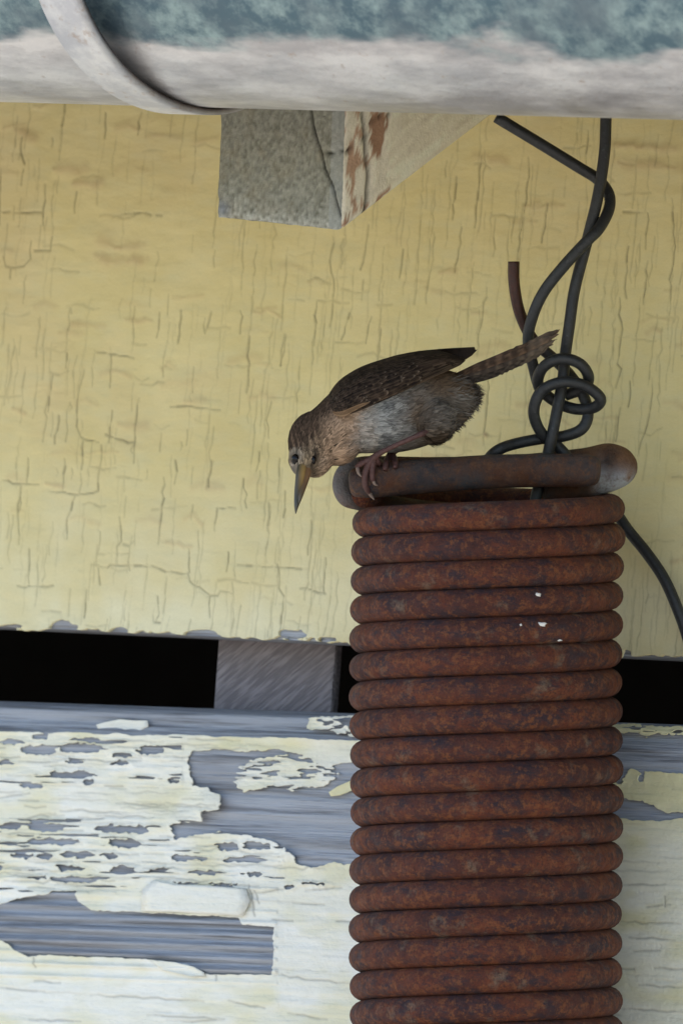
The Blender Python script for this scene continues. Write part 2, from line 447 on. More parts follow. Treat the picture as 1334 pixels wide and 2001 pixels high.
# --- yellow upper board
fzL = unproj(0, 1224)[1]; fzR = unproj(1334, 1287)[1]; faL = unproj(0, 1224)[0]; faR = unproj(1334, 1287)[0]
def frieze_bottom(a): return fzL + (fzR - fzL) * (a - faL) / (faR - faL)
ztop = unproj(667, 150)[1]
FT = .0009
av = axis(-1.5, 1.5, A_LO, A_HI, DAF); zv = np.concatenate([np.arange(fzL - .012, ztop, DA), np.linspace(ztop, ztop + .16, 6)[1:]])
AA, ZZ = np.meshgrid(av, zv); PX, PY = px_grid(AA, ZZ, 0)
crack = np.zeros_like(AA); stain = np.zeros_like(AA)
CRACKS = [
 [(65,471),(63,505)],[(10,501),(15,520),(29,523),(50,520),(63,505)],[(105,463),(101,490),(71,490)],[(25,524),(23,543)],[(220,694),(218,757)],
 [(134,690),(132,719)],[(193,688),(227,692),(265,700)],[(107,732),(97,805)],[(168,723),(160,753),(155,778),(153,833),(162,854),(197,864)],
 [(118,812),(111,866)],[(275,778),(269,824),(265,904)],[(210,849),(244,860),(267,864)],[(336,795),(378,794),(433,801)],[(223,803),(216,866)],
 [(59,896),(55,946)],[(8,940),(42,946),(80,946)],[(44,950),(40,1000)],[(84,959),(126,961),(155,967),(185,963),(195,959),(202,870)],
 [(130,896),(126,959)],[(151,967),(135,1010),(134,1053)],[(166,862),(162,917)],[(346,900),(349,921),(344,946)],[(420,900),(407,954)],[(323,933),(319,1002),(312,1063)],
 [(315,610),(309,660)],[(357,606),(351,669)],[(416,610),(403,652)],[(472,606),(477,618),(472,652)],[(489,652),(489,723),(485,765)],
 [(533,786),(523,820),(527,856)],[(510,883),(504,921)],[(550,896),(546,963)],[(559,652),(550,715)],[(46,946),(38,1002),(40,1063)],
 [(237,1010),(240,1058),(232,1068),(232,1104)],[(181,1104),(214,1109),(219,1104),(255,1105),(301,1106),(326,1117),(370,1120),(375,1137),(413,1163),(428,1165),(433,1155),(459,1161)],
 [(372,1073),(373,1119)],[(413,1165),(413,1206)],[(61,1073),(60,1142)],[(38,1145),(107,1144)],[(173,1152),(168,1206)],[(196,1109),(199,1142)],
 [(311,1165),(314,1201),(306,1216),(316,1217)],[(467,1104),(510,1106),(548,1109),(604,1112)],[(548,1089),(548,1150),(558,1165),(551,1234)],
 [(528,982),(525,1038)],[(449,1079),(446,1117)],[(612,1017),(604,1084)],[(428,992),(464,993)],[(428,994),(422,1038)],[(479,936),(485,992)],[(416,900),(411,951)],
 [(653,461),(647,509),(650,533),(655,547),(653,581),(647,637)],[(621,588),(616,675)],[(562,654),(552,716)],[(723,440),(716,492),(707,526)],[(491,657),(485,768)],
 [(685,612),(669,664)],[(728,619),(717,671)],[(790,488),(783,543)],[(747,643),(740,702)],[(944,304),(929,445)],[(894,345),(886,428)],
 [(1035,308),(1036,345),(1023,432),(1012,507)],[(904,445),(892,532)],[(1073,399),(1060,474)],[(1151,254),(1147,320)],[(1220,414),(1265,415)],[(1267,416),(1263,486)],
 [(1315,387),(1317,457),(1321,482),(1313,532),(1309,615)],[(1230,482),(1224,544),(1226,582)],[(1267,511),(1259,594)],[(1213,582),(1211,615),(1218,644),(1208,712),(1216,721),(1205,757)],
 [(954,561),(944,623),(935,694)],[(1277,739),(1272,797),(1266,831),(1254,865),(1248,892)],[(1214,797),(1205,863)],[(1233,746),(1229,795)],
 [(130,200),(124,260)],[(280,220),(273,262)],[(210,220),(207,270)],[(47,268),(45,300),(52,320)],[(50,330),(45,362)],[(92,360),(88,440)],[(153,375),(149,415)],
 [(5,330),(2,440)],[(0,412),(45,415),(85,415)],[(240,420),(265,417),(320,421)],[(957,730),(948,870)],[(560,960),(557,1010)],[(640,1090),(636,1160)],[(590,1150),(640,1160)]]
for c in CRACKS: raster(av, zv, crack, c, .00031, .60, jitter=.0003)
for k in range(850):                       # fine vertical checks
    x = RNG.uniform(-60, 1400); y = RNG.uniform(180, 1230); L = RNG.uniform(25, 190) * (.6 + .4 * (x > 380)); lean = -.085 + RNG.normal(0, .025)
    if 120 < x < 420 and 250 < y < 560 and RNG.random() < .8: continue
    raster(av, zv, crack, [(x, y), (x + lean * L * .5 + RNG.normal(0, 2), y + L * .5), (x + lean * L, y + L)], .00029, RNG.uniform(.06, .40))
for k in range(150):                       # short cross checks
    x = RNG.uniform(-60, 1400); y = RNG.uniform(200, 1225); L = RNG.uniform(18, 70)
    raster(av, zv, crack, [(x, y), (x + L * .5, y + RNG.normal(2, 4)), (x + L, y + .045 * L + RNG.normal(0, 4))], .00040, RNG.uniform(.06, .34))
for k in range(130):                       # rusty brown wrinkles in the paint film
    x = RNG.uniform(-60, 1400); y = RNG.uniform(200, 1100); L = RNG.uniform(20, 70)
    raster(av, zv, stain, [(x, y), (x + L * .5, y + RNG.normal(-3, 5)), (x + L, y + .045 * L + RNG.normal(0, 5))], RNG.uniform(.0006, .0014), RNG.uniform(.12, .5))
for c in ([(200,472),(240,486),(285,480)],[(190,500),(230,512),(290,508)],[(110,332),(170,330)],[(35,255),(70,272)],[(150,360),(200,358)],[(930,305),(990,318)],[(1200,318),(1334,330)],[(1190,285),(1334,290)]):
    raster(av, zv, stain, c, .0015, .6)
raster(av, zv, stain, [(950, 849), (952, 851)], .0009, 1.3, taper=False)
wob = (fbm(AA * 260, ZZ * 260, 3) - .5) * .0030 + (fbm(AA * 40 + 5, ZZ * 40, 2) - .5) * .002
fld = (ZZ - frieze_bottom(AA)) + wob - .0002
for (x, y, w, h) in ((126, 1224, 54, 26), (236, 1232, 36, 14), (394, 1238, 66, 14), (572, 1240, 54, 22), (30, 1224, 40, 8), (1226, 1284, 26, 26), (1290, 1288, 30, 10), (640, 1250, 40, 10)):
    e = 1 - ((PX - x) / (w / 2)) ** 2 - ((PY - y) / (h / 2)) ** 2
    fld = np.minimum(fld, -(e + (fbm(PX * .09 + x, PY * .12, 3) - .5) * 1.5) * h * .5 * S)
H = FT + (fbm(AA * 60, ZZ * 150, 3) - .5) * .0006 + .0005 * stain
H = H + .0009 * np.exp(-np.maximum(fld, 0) / .0025) * fbm(AA * 120 + 7, ZZ * 60, 2) - .0006 * np.minimum(crack, 1)
pale = np.clip(1.15 - (ZZ - frieze_bottom(AA)) / .055, 0, 1) * fbm(AA * 55, ZZ * 45 + 2, 3) * 1.5      # faded chalky lower edge, with the brighter light there painted in
pale = np.clip(pale, 0, 1)
fr = empty('upper_board'); fr.parent = wall
fb = None
# the wooden board itself
def slab(name, a0, a1, zf0, zf1, n0, n1, mat, parent):
    """board whose lower/upper edges follow functions of a"""
    vs_ = []
    for a in (a0, a1):
        for n in (n0, n1):
            for zf in (zf0, zf1): vs_.append((a, n, zf(a)))
    bm = bmesh.new(); bv = [bm.verts.new(v) for v in vs_]
    for f in ((0, 1, 3, 2), (4, 6, 7, 5), (0, 4, 5, 1), (2, 3, 7, 6), (0, 2, 6, 4), (1, 5, 7, 3)): bm.faces.new([bv[i] for i in f])
    bmesh.ops.recalc_face_normals(bm, faces=bm.faces)
    bmesh.ops.bevel(bm, geom=bm.edges[:], offset=.0012, segments=2, affect='EDGES')
    me = bpy.data.meshes.new(name); bm.to_mesh(me); bm.free()
    return link_mesh(name, me, mat, parent, False)
bpy.data.objects.remove(fr)
fr = slab('upper_board', -1.5, 1.5, frieze_bottom, lambda a: ztop + .17, -.022, 0.0, WOOD, wall)
fp = paint_sheet('yellow_paint', av, zv, fld, H, {'crack': crack, 'stain': stain, 'pale': pale}, FT + .0012, YELLOW, fr)

# --- lower board: weathered wood with ridged grain
ltL = unproj(0, 1366, .006)[1]; ltR = unproj(1334, 1412, .006)[1]; laL = unproj(0, 1366, .006)[0]; laR = unproj(1334, 1412, .006)[0]
def lower_top(a): return ltL + (ltR - ltL) * (a - laL) / (laR - laL)
LN = .006
zbot = unproj(667, 2080, LN)[1]
lv = axis(-1.5, 1.5, A_LO, A_HI, .0004)
wv = np.arange(-.150 * 1.0, .0001, .0004)
LB = .150
AL, WL = np.meshgrid(lv, wv)                # W = distance below the top edge (negative)
TL = lower_top(AL)
ZL = TL + WL
LX, LY = px_grid(AL, ZL, LN)
t_band = (LY - (1437 + (LX - 330) * .026))  # px below the ledge line
gw = ZL * 1 + .0012 * (fbm(AL * 9, ZL * 60, 2) - .5)
grain = vnoise(gw * 420, AL * 1.5) * .6 + vnoise(gw * 900 + 40, AL * 3) * .4
HL = (grain - .5) * .0016
band2 = (LY > 1735) & (LY < 1925) & (LX < 545)
HL = HL + np.where(band2, .0011 * np.sin((LY - LX * .033 - 1760) / 23.0 * 2 * math.pi), 0)
HL = HL - .0030 * np.clip(-t_band / 22, 0, 1)                                   # strip above the ledge sits back
HL = HL - .010 * np.clip((WL + .0035) / .0035, 0, 1) ** 2                       # rounded top edge
verts = np.stack([AL.ravel(), (LN + HL).ravel(), ZL.ravel()], 1)
nr, nc = AL.shape
ii = (np.arange(nr - 1)[:, None] * nc + np.arange(nc - 1)[None]).ravel()
fq = np.stack([ii, ii + nc, ii + nc + 1, ii + 1], 1)
# back face to make it a solid plank
nb = len(verts)
backz = np.concatenate([np.stack([lv, np.full(nc, -.016), ZL[0]], 1), np.stack([lv, np.full(nc, -.016), ZL[-1]], 1)])
k = np.arange(nc - 1)
top0 = (nr - 1) * nc
fb_ = np.concatenate([np.stack([k, k + 1, nb + k + 1, nb + k], 1),
                      np.stack([top0 + k + 1, top0 + k, nb + nc + k, nb + nc + k + 1], 1),
                      np.stack([nb + k, nb + k + 1, nb + nc + k + 1, nb + nc + k], 1)])
me = make_mesh('lower_board', np.vstack([verts, backz]), np.concatenate([fq, fb_]))
lb = link_mesh('lower_board', me, WOOD, wall)

# paint on it
def poly_sdf(X, Y, poly):
    p = np.array(poly, float); d = np.full(X.shape, 1e9); inside = np.zeros(X.shape, bool)
    for (x0, y0), (x1, y1) in zip(p, np.roll(p, -1, 0)):
        ex, ey = x1 - x0, y1 - y0; t = np.clip(((X - x0) * ex + (Y - y0) * ey) / (ex * ex + ey * ey + 1e-9), 0, 1)
        d = np.minimum(d, (X - x0 - t * ex) ** 2 + (Y - y0 - t * ey) ** 2)
        cond = ((y0 > Y) != (y1 > Y)) & (X < ex * (Y - y0) / (ey + 1e-12) + x0); inside ^= cond
    d = np.sqrt(d); return np.where(inside, d, -d)          # + inside
X2 = LX + (fbm(LX * .06, LY * .09, 3) - .5) * 16; Y2 = LY + (fbm(LX * .05 + 30, LY * .1 + 9, 3) - .5) * 9 + (vnoise(LX * .16, LY * .2) - .5) * 5
X2 = X2 + (vnoise(LX * .14 + 50, LY * .25) - .5) * 10
fld = t_band + (fbm(LX * .03, LY * .02, 3) - .5) * 10
B1 = [(372,1484),(375,1521),(380,1534),(409,1537),(438,1555),(440,1584),(407,1587),(407,1605),(336,1613),(344,1628),(346,1641),(430,1626),(525,1639),(551,1652),(582,1673),(585,1689),(619,1696),(651,1686),(682,1689),(790,1680),(790,1500),(690,1488),(640,1500),(600,1476),(540,1464),(480,1470),(430,1464),(378,1470)]
B2 = [(-90,1800),(0,1770),(47,1754),(100,1749),(105,1741),(155,1741),(157,1762),(184,1780),(278,1783),(470,1793),(477,1807),(538,1812),(540,1859),(536,1906),(401,1904),(367,1885),(294,1875),(89,1867),(58,1870),(31,1854),(0,1835),(-90,1810)]
BR = [(1150,1425),(1440,1440),(1440,1520),(1334,1511),(1290,1508),(1262,1506),(1258,1530),(1250,1530),(1250,1508),(1232,1502),(1215,1530),(1205,1532),(1205,1500),(1150,1500)]
BR2 = [(1120,1560),(1212,1561),(1262,1566),(1288,1580),(1300,1588),(1440,1588),(1440,1598),(1320,1600),(1290,1606),(1212,1600),(1120,1600)]
for B, e in ((B1, 1), (B2, .6), (BR, 1), (BR2, 1)):
    xx = LX + (X2 - LX) * e * .7; yy = LY + (Y2 - LY) * e * .7
    fld = np.minimum(fld, -poly_sdf(xx, yy, B))
DASH = [(68,105,1440,10),(40,120,1466,16),(120,210,1462,14),(94,189,1513,11),(39,89,1534,7),(163,189,1529,9),(273,325,1466,15),(0,42,1615,10),(58,131,1617,13),(186,299,1620,13),
 (60,163,1644,11),(212,278,1648,14),(24,73,1673,9),(76,105,1673,10),(121,186,1670,11),(199,241,1673,8),(115,168,1696,9),(215,270,1699,9),(-20,10,1694,8),(105,194,1719,10),(336,409,1678,8),(435,519,1681,9),
 (367,425,1706,8),(480,517,1708,9),(425,470,1654,12),(480,532,1652,13),(556,577,1732,7),(336,400,1727,4),(410,472,1728,4),(0,30,1490,8),(215,260,1492,7),(130,170,1487,6),(300,340,1700,5),(60,100,1716,5),(410,470,1735,4),(590,640,1728,4),
 (226,262,1476,8),(330,356,1528,8),(0,50,1450,8),(150,205,1446,7)]
for x0, x1, y, h in DASH:
    xc, w = (x0 + x1) / 2, (x1 - x0) / 2
    e = 1 - np.abs((X2 - xc) / w) ** 2.5 - ((Y2 - y - (X2 - xc) * .025) / (h * .62)) ** 2
    fld = np.minimum(fld, -e * h * .5)
# mottled remnants on the bare wood and the strip
isl = [(470,1500),(500,1482),(560,1476),(610,1480),(655,1500),(660,1520),(640,1536),(600,1538),(570,1548),(540,1536),(480,1548),(462,1530)]
mott = poly_sdf(X2, Y2, isl); mott = np.minimum(mott, (fbm(LX * .03, LY * .19, 3) - .45) * 36)
fld = np.maximum(fld, mott)
isl2 = [(604,1404),(690,1396),(760,1400),(760,1440),(690,1440),(640,1428),(604,1424)]
fld = np.maximum(fld, np.minimum(poly_sdf(X2, Y2, isl2), (fbm(LX * .05, LY * .14, 3) - .42) * 40))
isl3 = [(1150,1412),(1212,1414),(1440,1425),(1440,1440),(1334,1436),(1290,1434),(1250,1441),(1212,1430),(1150,1430)]
fld = np.maximum(fld, np.minimum(poly_sdf(X2, Y2, isl3), (fbm(LX * .04 + 9, LY * .14, 3) - .36) * 40))
zone = (LX > -50) & (LX < 560) & (LY > 1600) & (LY < 1745)     # flaking rows
rows = (fbm(LX * .016 + 3, LY * .19, 3) - .36) * 36
fld = np.where(zone, np.minimum(fld, rows + 2), fld)
zone = (LX > -50) & (LX < 360) & (LY > 1440) & (LY < 1535)
fld = np.where(zone, np.minimum(fld, (fbm(LX * .014 + 8, LY * .17 + 3, 3) - .35) * 36 + 2), fld)
edge = np.exp(-np.maximum(fld, 0) / 9.0)
lift = .0004 + .0013 * fbm(LX * .016, LY * .02, 2) * edge
def bump_at(x, y, rx, ry, h): return h * np.exp(-((LX - x) / rx) ** 2 - ((LY - y) / ry) ** 2)
lift = lift + bump_at(420, 1570, 40, 30, .0030) + bump_at(390, 1600, 60, 14, .0018) + bump_at(600, 1440, 50, 14, .0016)
lift = lift + bump_at(385, 1786, 110, 6, .0003) + bump_at(565, 1668, 22, 22, .0014) + bump_at(150, 1748, 80, 8, .0012)
HP = LN + HL * np.where(band2, .1, .28) + .0003 + lift + (fbm(LX * .02, LY * .05, 3) - .5) * .0006
HP = np.maximum(HP, LN + HL + .0003)
lcr = np.zeros_like(AL); zrow = ZL[:, 0] * 0
yel = np.clip((fbm(LX * .012 + 5, LY * .02, 3) - .42) * 1.8, 0, .55) + np.clip(1 - np.abs(LY - 1450 - LX * .02) / 40, 0, 1) * .3
yel = yel + np.where(LX > 1150, np.clip(1.05 - (LY - 1560) / 140, .3, .9), 0) * np.clip((LX - 1150) / 40, 0, 1)  # pale yellow paint right of the spring, its shaded side painted in
yel = np.clip(yel, 0, .95)
def raster_px(pts, w, s):
    for (x0, y0), (x1, y1) in zip(pts[:-1], pts[1:]):
        q = [unproj(x, y, LN) for x, y in ((x0, y0), (x1, y1))]
        i0, i1 = np.searchsorted(lv, (min(q[0][0], q[1][0]) - .003, max(q[0][0], q[1][0]) + .003))
        w_ = [z - lower_top(a) for a, z in q]; j0, j1 = np.searchsorted(wv, (min(w_) - .003, max(w_) + .003))
        if i1 <= i0 or j1 <= j0: continue
        m = np.s_[j0:j1, i0:i1]
        X, Y = LX[m], LY[m]; ex, ey = x1 - x0, y1 - y0
        t = np.clip(((X - x0) * ex + (Y - y0) * ey) / (ex * ex + ey * ey + 1e-9), 0, 1)
        d = np.hypot(X - x0 - t * ex, Y - y0 - t * ey)
        lcr[m] = np.maximum(lcr[m], s * np.exp(-(d / w) ** 2))
def wiggle(x0, y0, x1, y1, w, s, j=2.0):
    k = max(2, int(abs(x1 - x0) / 14)); pts = []
    for q in range(k + 1):
        t = q / k; pts.append((x0 + (x1 - x0) * t, y0 + (y1 - y0) * t + (RNG.normal(0, j) if 0 < q < k else 0)))
    for q in range(k):
        raster_px(pts[q:q + 2], w, s * (.4 + .6 * min(1, 4 * min(q + .5, k - q - .5) / k)))
for c in ((0,1930,90,1938),(180,1945,400,1957),(70,1917,120,1921),(450,1955,520,1970),(290,1984,430,1990),(360,1996,440,1992),(565,1980,640,1992),(538,1907,690,1922),(60,1992,160,1996),
          (575,1765,635,1768),(535,1797,575,1800),(660,1800,690,1802),(600,1740,670,1735),(500,1745,560,1738),(490,1730,500,1790),(500,1742,508,1765),(425,1870,426,1915),(70,1872,72,1890),(0,1560,60,1550),(40,1600,110,1590),(120,1585,250,1588),(230,1570,330,1578),
          (1215,1730,1300,1728),(1265,1773,1310,1768),(1300,1752,1300,1772),(1240,1860,1290,1858),(1212,1893,1240,1894),(1280,1892,1334,1894),(1215,1972,1334,1978),(1212,1800,1330,1806),(1230,1832,1320,1838),(1250,1925,1334,1930)):
    wiggle(*c, 2.1, .6, 1.3)
for q in range(80):
    x = RNG.uniform(-40, 1330); y = RNG.uniform(1440, 2040); L = RNG.uniform(30, 150); wiggle(x, y, x + L, y + .045 * L, 2.0, RNG.uniform(.08, .3), 1.2)
for q in range(150):
    x = RNG.uniform(-40, 520); y = RNG.uniform(1440, 1745); L = RNG.uniform(25, 120); wiggle(x, y, x + L, y + .03 * L, 1.9, RNG.uniform(.2, .6), 1.6)
lp = None
def lower_sheet():
    # the grid rows follow the sloping top edge, so hand the sheet its true heights afterwards
    o = paint_sheet('cream_paint', lv, wv, fld, HP - .0004 * np.minimum(lcr, 1), {'crack': lcr, 'yellow': yel}, .0006, CREAM, lb)
    me = o.data; n = len(me.vertices); c = np.empty(n * 3, np.float32); me.vertices.foreach_get('co', c); c = c.reshape(-1, 3)
    c[:, 2] += lower_top(c[:, 0]); me.vertices.foreach_set('co', c.ravel()); me.update()
    return o
lp = lower_sheet()

# loose flakes: thin curled chips
def flake(pts, n0, curl, yellow, parent, cx=None):
    """outline in photo pixels -> thin curled chip on the lower board"""
    cxm = np.mean([p[0] for p in pts]); cym = np.mean([p[1] for p in pts])
    rings = []; K = 5
    for r in range(K, 0, -1):
        ring = []
        for x, y in pts:
            f = r / K
            xx, yy = cxm + (x - cxm) * f, cym + (y - cym) * f
            h = n0 + curl * f * f * (.6 + .4 * math.sin(x * .07 + y * .05))
            a, z = unproj(xx, yy, LN + h); ring.append((a, LN + h, z))
        rings.append(ring)
    m = len(pts); verts = [v for r in rings for v in r]; a, z = unproj(cxm, cym, LN + n0); verts.append((a, LN + n0, z))
    faces = []
    for r in range(K - 1):
        for q in range(m):
            q2 = (q + 1) % m; faces.append((r * m + q, r * m + q2, (r + 1) * m + q2, (r + 1) * m + q))
    for q in range(m): faces.append(((K - 1) * m + q, (K - 1) * m + (q + 1) % m, len(verts) - 1))
    nv = len(verts); verts += [(x, y - .0004, z) for x, y, z in verts]
    faces += [tuple(nv + i for i in reversed(f)) for f in faces]
    for q in range(m): faces.append((q, nv + q, nv + (q + 1) % m, (q + 1) % m))
    me = make_mesh('paint_flake', verts, faces)
    bm = bmesh.new(); bm.from_mesh(me); bmesh.ops.recalc_face_normals(bm, faces=bm.faces); bm.to_mesh(me); bm.free()
    fattr(me, 'yellow', [yellow] * len(verts)); fattr(me, 'crack', [0.0] * len(verts))
    return link_mesh('paint_flake', me, CREAM, parent, False)
flake([(188,1416),(205,1411),(235,1405),(262,1408),(288,1408),(290,1420),(272,1428),(245,1426),(222,1424),(192,1425)], -.0018, .0008, .0, lb)
flake([(642,1548),(660,1536),(688,1524),(712,1520),(712,1538),(688,1544),(664,1554),(646,1556)], .0010, .0010, .9, lb)
flake([(292,1876),(340,1880),(378,1889),(398,1900),(401,1908),(372,1908),(345,1902),(318,1896)], .0014, .0014, .12, lb)
flake([(278,1738),(300,1720),(340,1728),(400,1730),(480,1736),(488,1762),(474,1790),(420,1787),(340,1782),(276,1780)], .0023, .0, .0, lb)

# lower siding down to the ground
zs = lower_top(0) - LB
n_sid = 13
for q in range(n_sid):
    z1 = zs - q * .172; z0 = z1 - .17
    if z0 < -2.55: z0 = -2.55
    box('siding_board', -1.5, 1.5, -.016, .004 - .0015 * (q % 2), z0, z1 - .003, SIDINGM, wall, .001)
# stud and added closed box, coloured dark to keep the gap behind the boards black
sa0 = unproj(422, 1300, -.024)[0]; sa1 = unproj(652, 1310, -.024)[0]
box('stud', sa0, sa1, -.029, -.024, -2.5, ztop + .1, STUDWOOD, wall, .0015)
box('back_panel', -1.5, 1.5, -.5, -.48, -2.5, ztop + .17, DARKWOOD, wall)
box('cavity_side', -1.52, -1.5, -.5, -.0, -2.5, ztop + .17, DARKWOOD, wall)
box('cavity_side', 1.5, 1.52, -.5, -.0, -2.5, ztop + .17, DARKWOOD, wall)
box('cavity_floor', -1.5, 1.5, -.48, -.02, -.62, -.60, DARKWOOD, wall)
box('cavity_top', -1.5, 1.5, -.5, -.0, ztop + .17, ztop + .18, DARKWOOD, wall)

# ------------------------------------------------------------------ rafter tail
RQ = .125
c0 = unproj(421, 427, RQ); c1 = unproj(667, 453, RQ)
end_lo_l = Vector((c0[0], RQ, c0[1])); end_lo_r = Vector((c1[0], RQ, c1[1]))
best = None
for deg in range(5, 60):
    al = R(deg); w = house(c1[0], RQ - .09 * math.cos(al), c1[1] + .09 * math.sin(al)); x, y = to_px(w)
    e = abs((y - 453) / (x - 667) - (222 - 453) / (972 - 667))
    if best is None or e < best[0]: best = (e, al)
SLOPE = best[1]
RH = .125; RL = .16
def rafter_grid():
    verts = []; faces = []; cols = []; cr = []
    def add(P0, du, dv, nu, nvv, colf):
        b = len(verts)
        for j in range(nvv + 1):
            for i in range(nu + 1):
                u, v = i / nu, j / nvv; p = P0 + du * u + dv * v
                c, h, nrm = colf(u, v, p); verts.append(p + nrm * h); cols.append(c)
        for j in range(nvv):
            for i in range(nu):
                q = b + j * (nu + 1) + i; faces.append((q, q + 1, q + nu + 2, q + nu + 1))
    _t = unproj(428, 212, RQ); KX = (_t[0] - end_lo_l.x) / (_t[1] - end_lo_l.z)
    dirn = Vector((0, -math.cos(SLOPE), math.sin(SLOPE))); up = Vector((KX, 0, 1)); wv_ = end_lo_r - end_lo_l
    def seg_d(px, py, pts):
        d = 1e9
        for (x0, y0), (x1, y1) in zip(pts[:-1], pts[1:]):
            ex, ey = x1 - x0, y1 - y0; t = max(0, min(1, ((px - x0) * ex + (py - y0) * ey) / (ex * ex + ey * ey)))
            d = min(d, math.hypot(px - x0 - t * ex, py - y0 - t * ey))
        return d
    def N2(x, y, o=3): return float(fbm(np.array([x + 900.]), np.array([y + 900.]), o)[0])
    endcr = [[(607,205),(612,250),(628,300),(634,330),(650,365),(658,400),(664,420)], [(632,300),(660,297),(678,292)]]
    def endf(u, v, p):
        x, y = to_px(house(*p)); n = N2(x * .2, y * .2, 4); n2 = N2(x * .035 + 40, y * .03); n3 = N2(x * .3, y * .3, 2)
        c = np.array((.235, .232, .185)) * (.45 + 1.1 * n) ; c = c + (n3 - .5) * .10
        if n2 > .52: c = c * (1 - (n2 - .52) * 1.2) + np.array((.24, .20, .12)) * (n2 - .52) * 1.2
        rim = min((1 - u) * 245, v * 225, u * 245)
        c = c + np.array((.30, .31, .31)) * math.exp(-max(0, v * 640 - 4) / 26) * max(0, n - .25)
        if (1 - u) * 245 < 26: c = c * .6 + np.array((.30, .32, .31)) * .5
        kk = math.exp(-((u * 245 - 14) / 13) ** 2 - ((v * 640 - 20) / 14) ** 2); c = c * (1 - .7 * kk) + np.array((.17, .19, .22)) * (.6 + n) * .7 * kk
        h = (n - .5) * .0008
        d = min(seg_d(x, y, s) for s in endcr)
        k = math.exp(-(d / 1.9) ** 2); c = c * (1 - .8 * k); h -= .0012 * k
        # broken arrises
        return np.clip(c, .01, .8), h, Vector((0, 1, 0))
    sidecr = [[(708,215),(714,260),(716,300),(720,340),(717,390),(712,430)], [(668,300),(700,285),(720,262)], [(722,240),(740,226),(770,222)]]
    patch = [[(726,215),(760,215),(752,260),(744,300),(732,312),(724,270)], [(736,385),(752,370),(764,358),(758,385),(742,400)], [(664,440),(680,424),(684,432),(670,452)]]
    def sidef(u, v, p):
        x, y = to_px(house(*p)); n = N2(x * .09, y * .07, 4); s = N2((x + y * 1.32) * .10, (y - x * .74) * .012, 4); n3 = N2(x * .3, y * .3, 2)
        near = max(0, min(1, (772 - x) / 26 + (n - .5) * 1.2))
        cream = np.array((.88, .83, .66)); streak = np.array((.60, .53, .40))
        c = cream * (1 - max(0, s - .38) * 1.5) + streak * max(0, s - .38) * 1.5
        if near > .4:
            c = np.array((.80, .74, .60)) * (.8 + .4 * n)
            m = N2(x * .07 + 11, y * .05 + 5, 4)
            if m > .60 and x < 735: c = np.array((.50, .33, .23)) * (.8 + .4 * n3)
        xj, yj = x + (n3 - .5) * 16, y + (n - .5) * 22
        for pp in patch:
            if float(poly_sdf(np.array([[xj]]), np.array([[yj]]), pp)[0, 0]) > 0: c = np.array((.36, .215, .14)) * (.8 + .5 * n)
        h = (n - .5) * .0008 + (s - .5) * .0008
        d = min(seg_d(x, y, q) for q in sidecr); wdt = 3.2 if d == seg_d(x, y, sidecr[0]) else 1.8
        k = math.exp(-(d / wdt) ** 2); c = c * (1 - .88 * k); h -= .0012 * k
        return np.clip(c, .01, .85), h, Vector((1, 0, 0))
    nU, nV = 122, 110
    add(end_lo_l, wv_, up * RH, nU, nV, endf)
    add(end_lo_r, dirn * RL, up * RH, 130, 64, sidef)
    flat = lambda col, nrm: (lambda u, v, p: (np.array(col), 0.0, nrm))
    add(end_lo_l + dirn * RL, -dirn * RL, up * RH, 8, 8, flat((.6, .54, .36), Vector((-1, 0, 0))))
    add(end_lo_l + dirn * RL, wv_, -dirn * RL, 8, 8, flat((.6, .54, .36), Vector((0, 0, -1))))
    add(end_lo_l + up * RH, wv_, dirn * RL, 8, 8, flat((.4, .35, .25), Vector((0, 0, 1))))
    wl = wv_.length; wa = wv_.normalized()
    for q, p in enumerate(verts):                    # broken, rounded arrises
        t = (RQ - p.y); wx = wv_.x; dl = p.x - end_lo_l.x - KX * (p.z - end_lo_l.z - t * math.tan(SLOPE))
        vz = p.z - (end_lo_l.z + wv_.z * min(1, max(0, dl / wx))) - t * math.tan(SLOPE); du = wx - dl
        rr = .0011 + .0022 * N2(p.x * 300, p.z * 300 + p.y * 200, 2)
        def rnd(a, b):
            if a < rr and b < rr:
                L = math.hypot(rr - a, rr - b)
                if L > rr: return (rr - (rr - a) * rr / L) - a, (rr - (rr - b) * rr / L) - b
            return 0.0, 0.0
        a, b = rnd(t, vz); p.y -= a; p.z += b
        a, b = rnd(t, du); p.y -= a; p.x -= b
        a, b = rnd(t, dl); p.y -= a; p.x += b
        a, b = rnd(du, vz); p.x -= a; p.z += b
    return verts, faces, cols
rv, rf, rc = rafter_grid()
me = make_mesh('rafter_tail', [tuple(v) for v in rv], rf); cattr(me, 'Col', np.array(rc))
rafter = link_mesh('rafter_tail', me, mat_colattr('rafter_wood', .85, .2, (700, .0003), .16))
rafter.matrix_world = HM
tag(rafter, 'grey weathered rafter end with peeling cream paint on its side', 'rafter')

# ------------------------------------------------------------------ roof deck over the rafter
roof = empty('roof', matrix=HM); tag(roof, 'sloping wooden roof deck resting on the rafter above the gutter', 'roof')
zt = min(end_lo_l.z, end_lo_r.z) + RH + .004
n1 = RQ + .03; run = 3.0
def deck_z(n): return zt + (RQ - n) * math.tan(SLOPE)
for q in range(20):
    na = n1 - q * .15; nb_ = na - .149
    if nb_ < -2.6: break
    vv = [(-1.6, na, deck_z(na)), (1.6, na, deck_z(na)), (1.6, nb_, deck_z(nb_)), (-1.6, nb_, deck_z(nb_))]
    vv += [(x, y, z + .02) for x, y, z in vv]
    me = make_mesh('roof_board', vv, [(0, 3, 2, 1), (4, 5, 6, 7), (0, 1, 5, 4), (1, 2, 6, 5), (2, 3, 7, 6), (3, 0, 4, 7)])
    link_mesh('roof_board', me, ROOFM, roof, False)

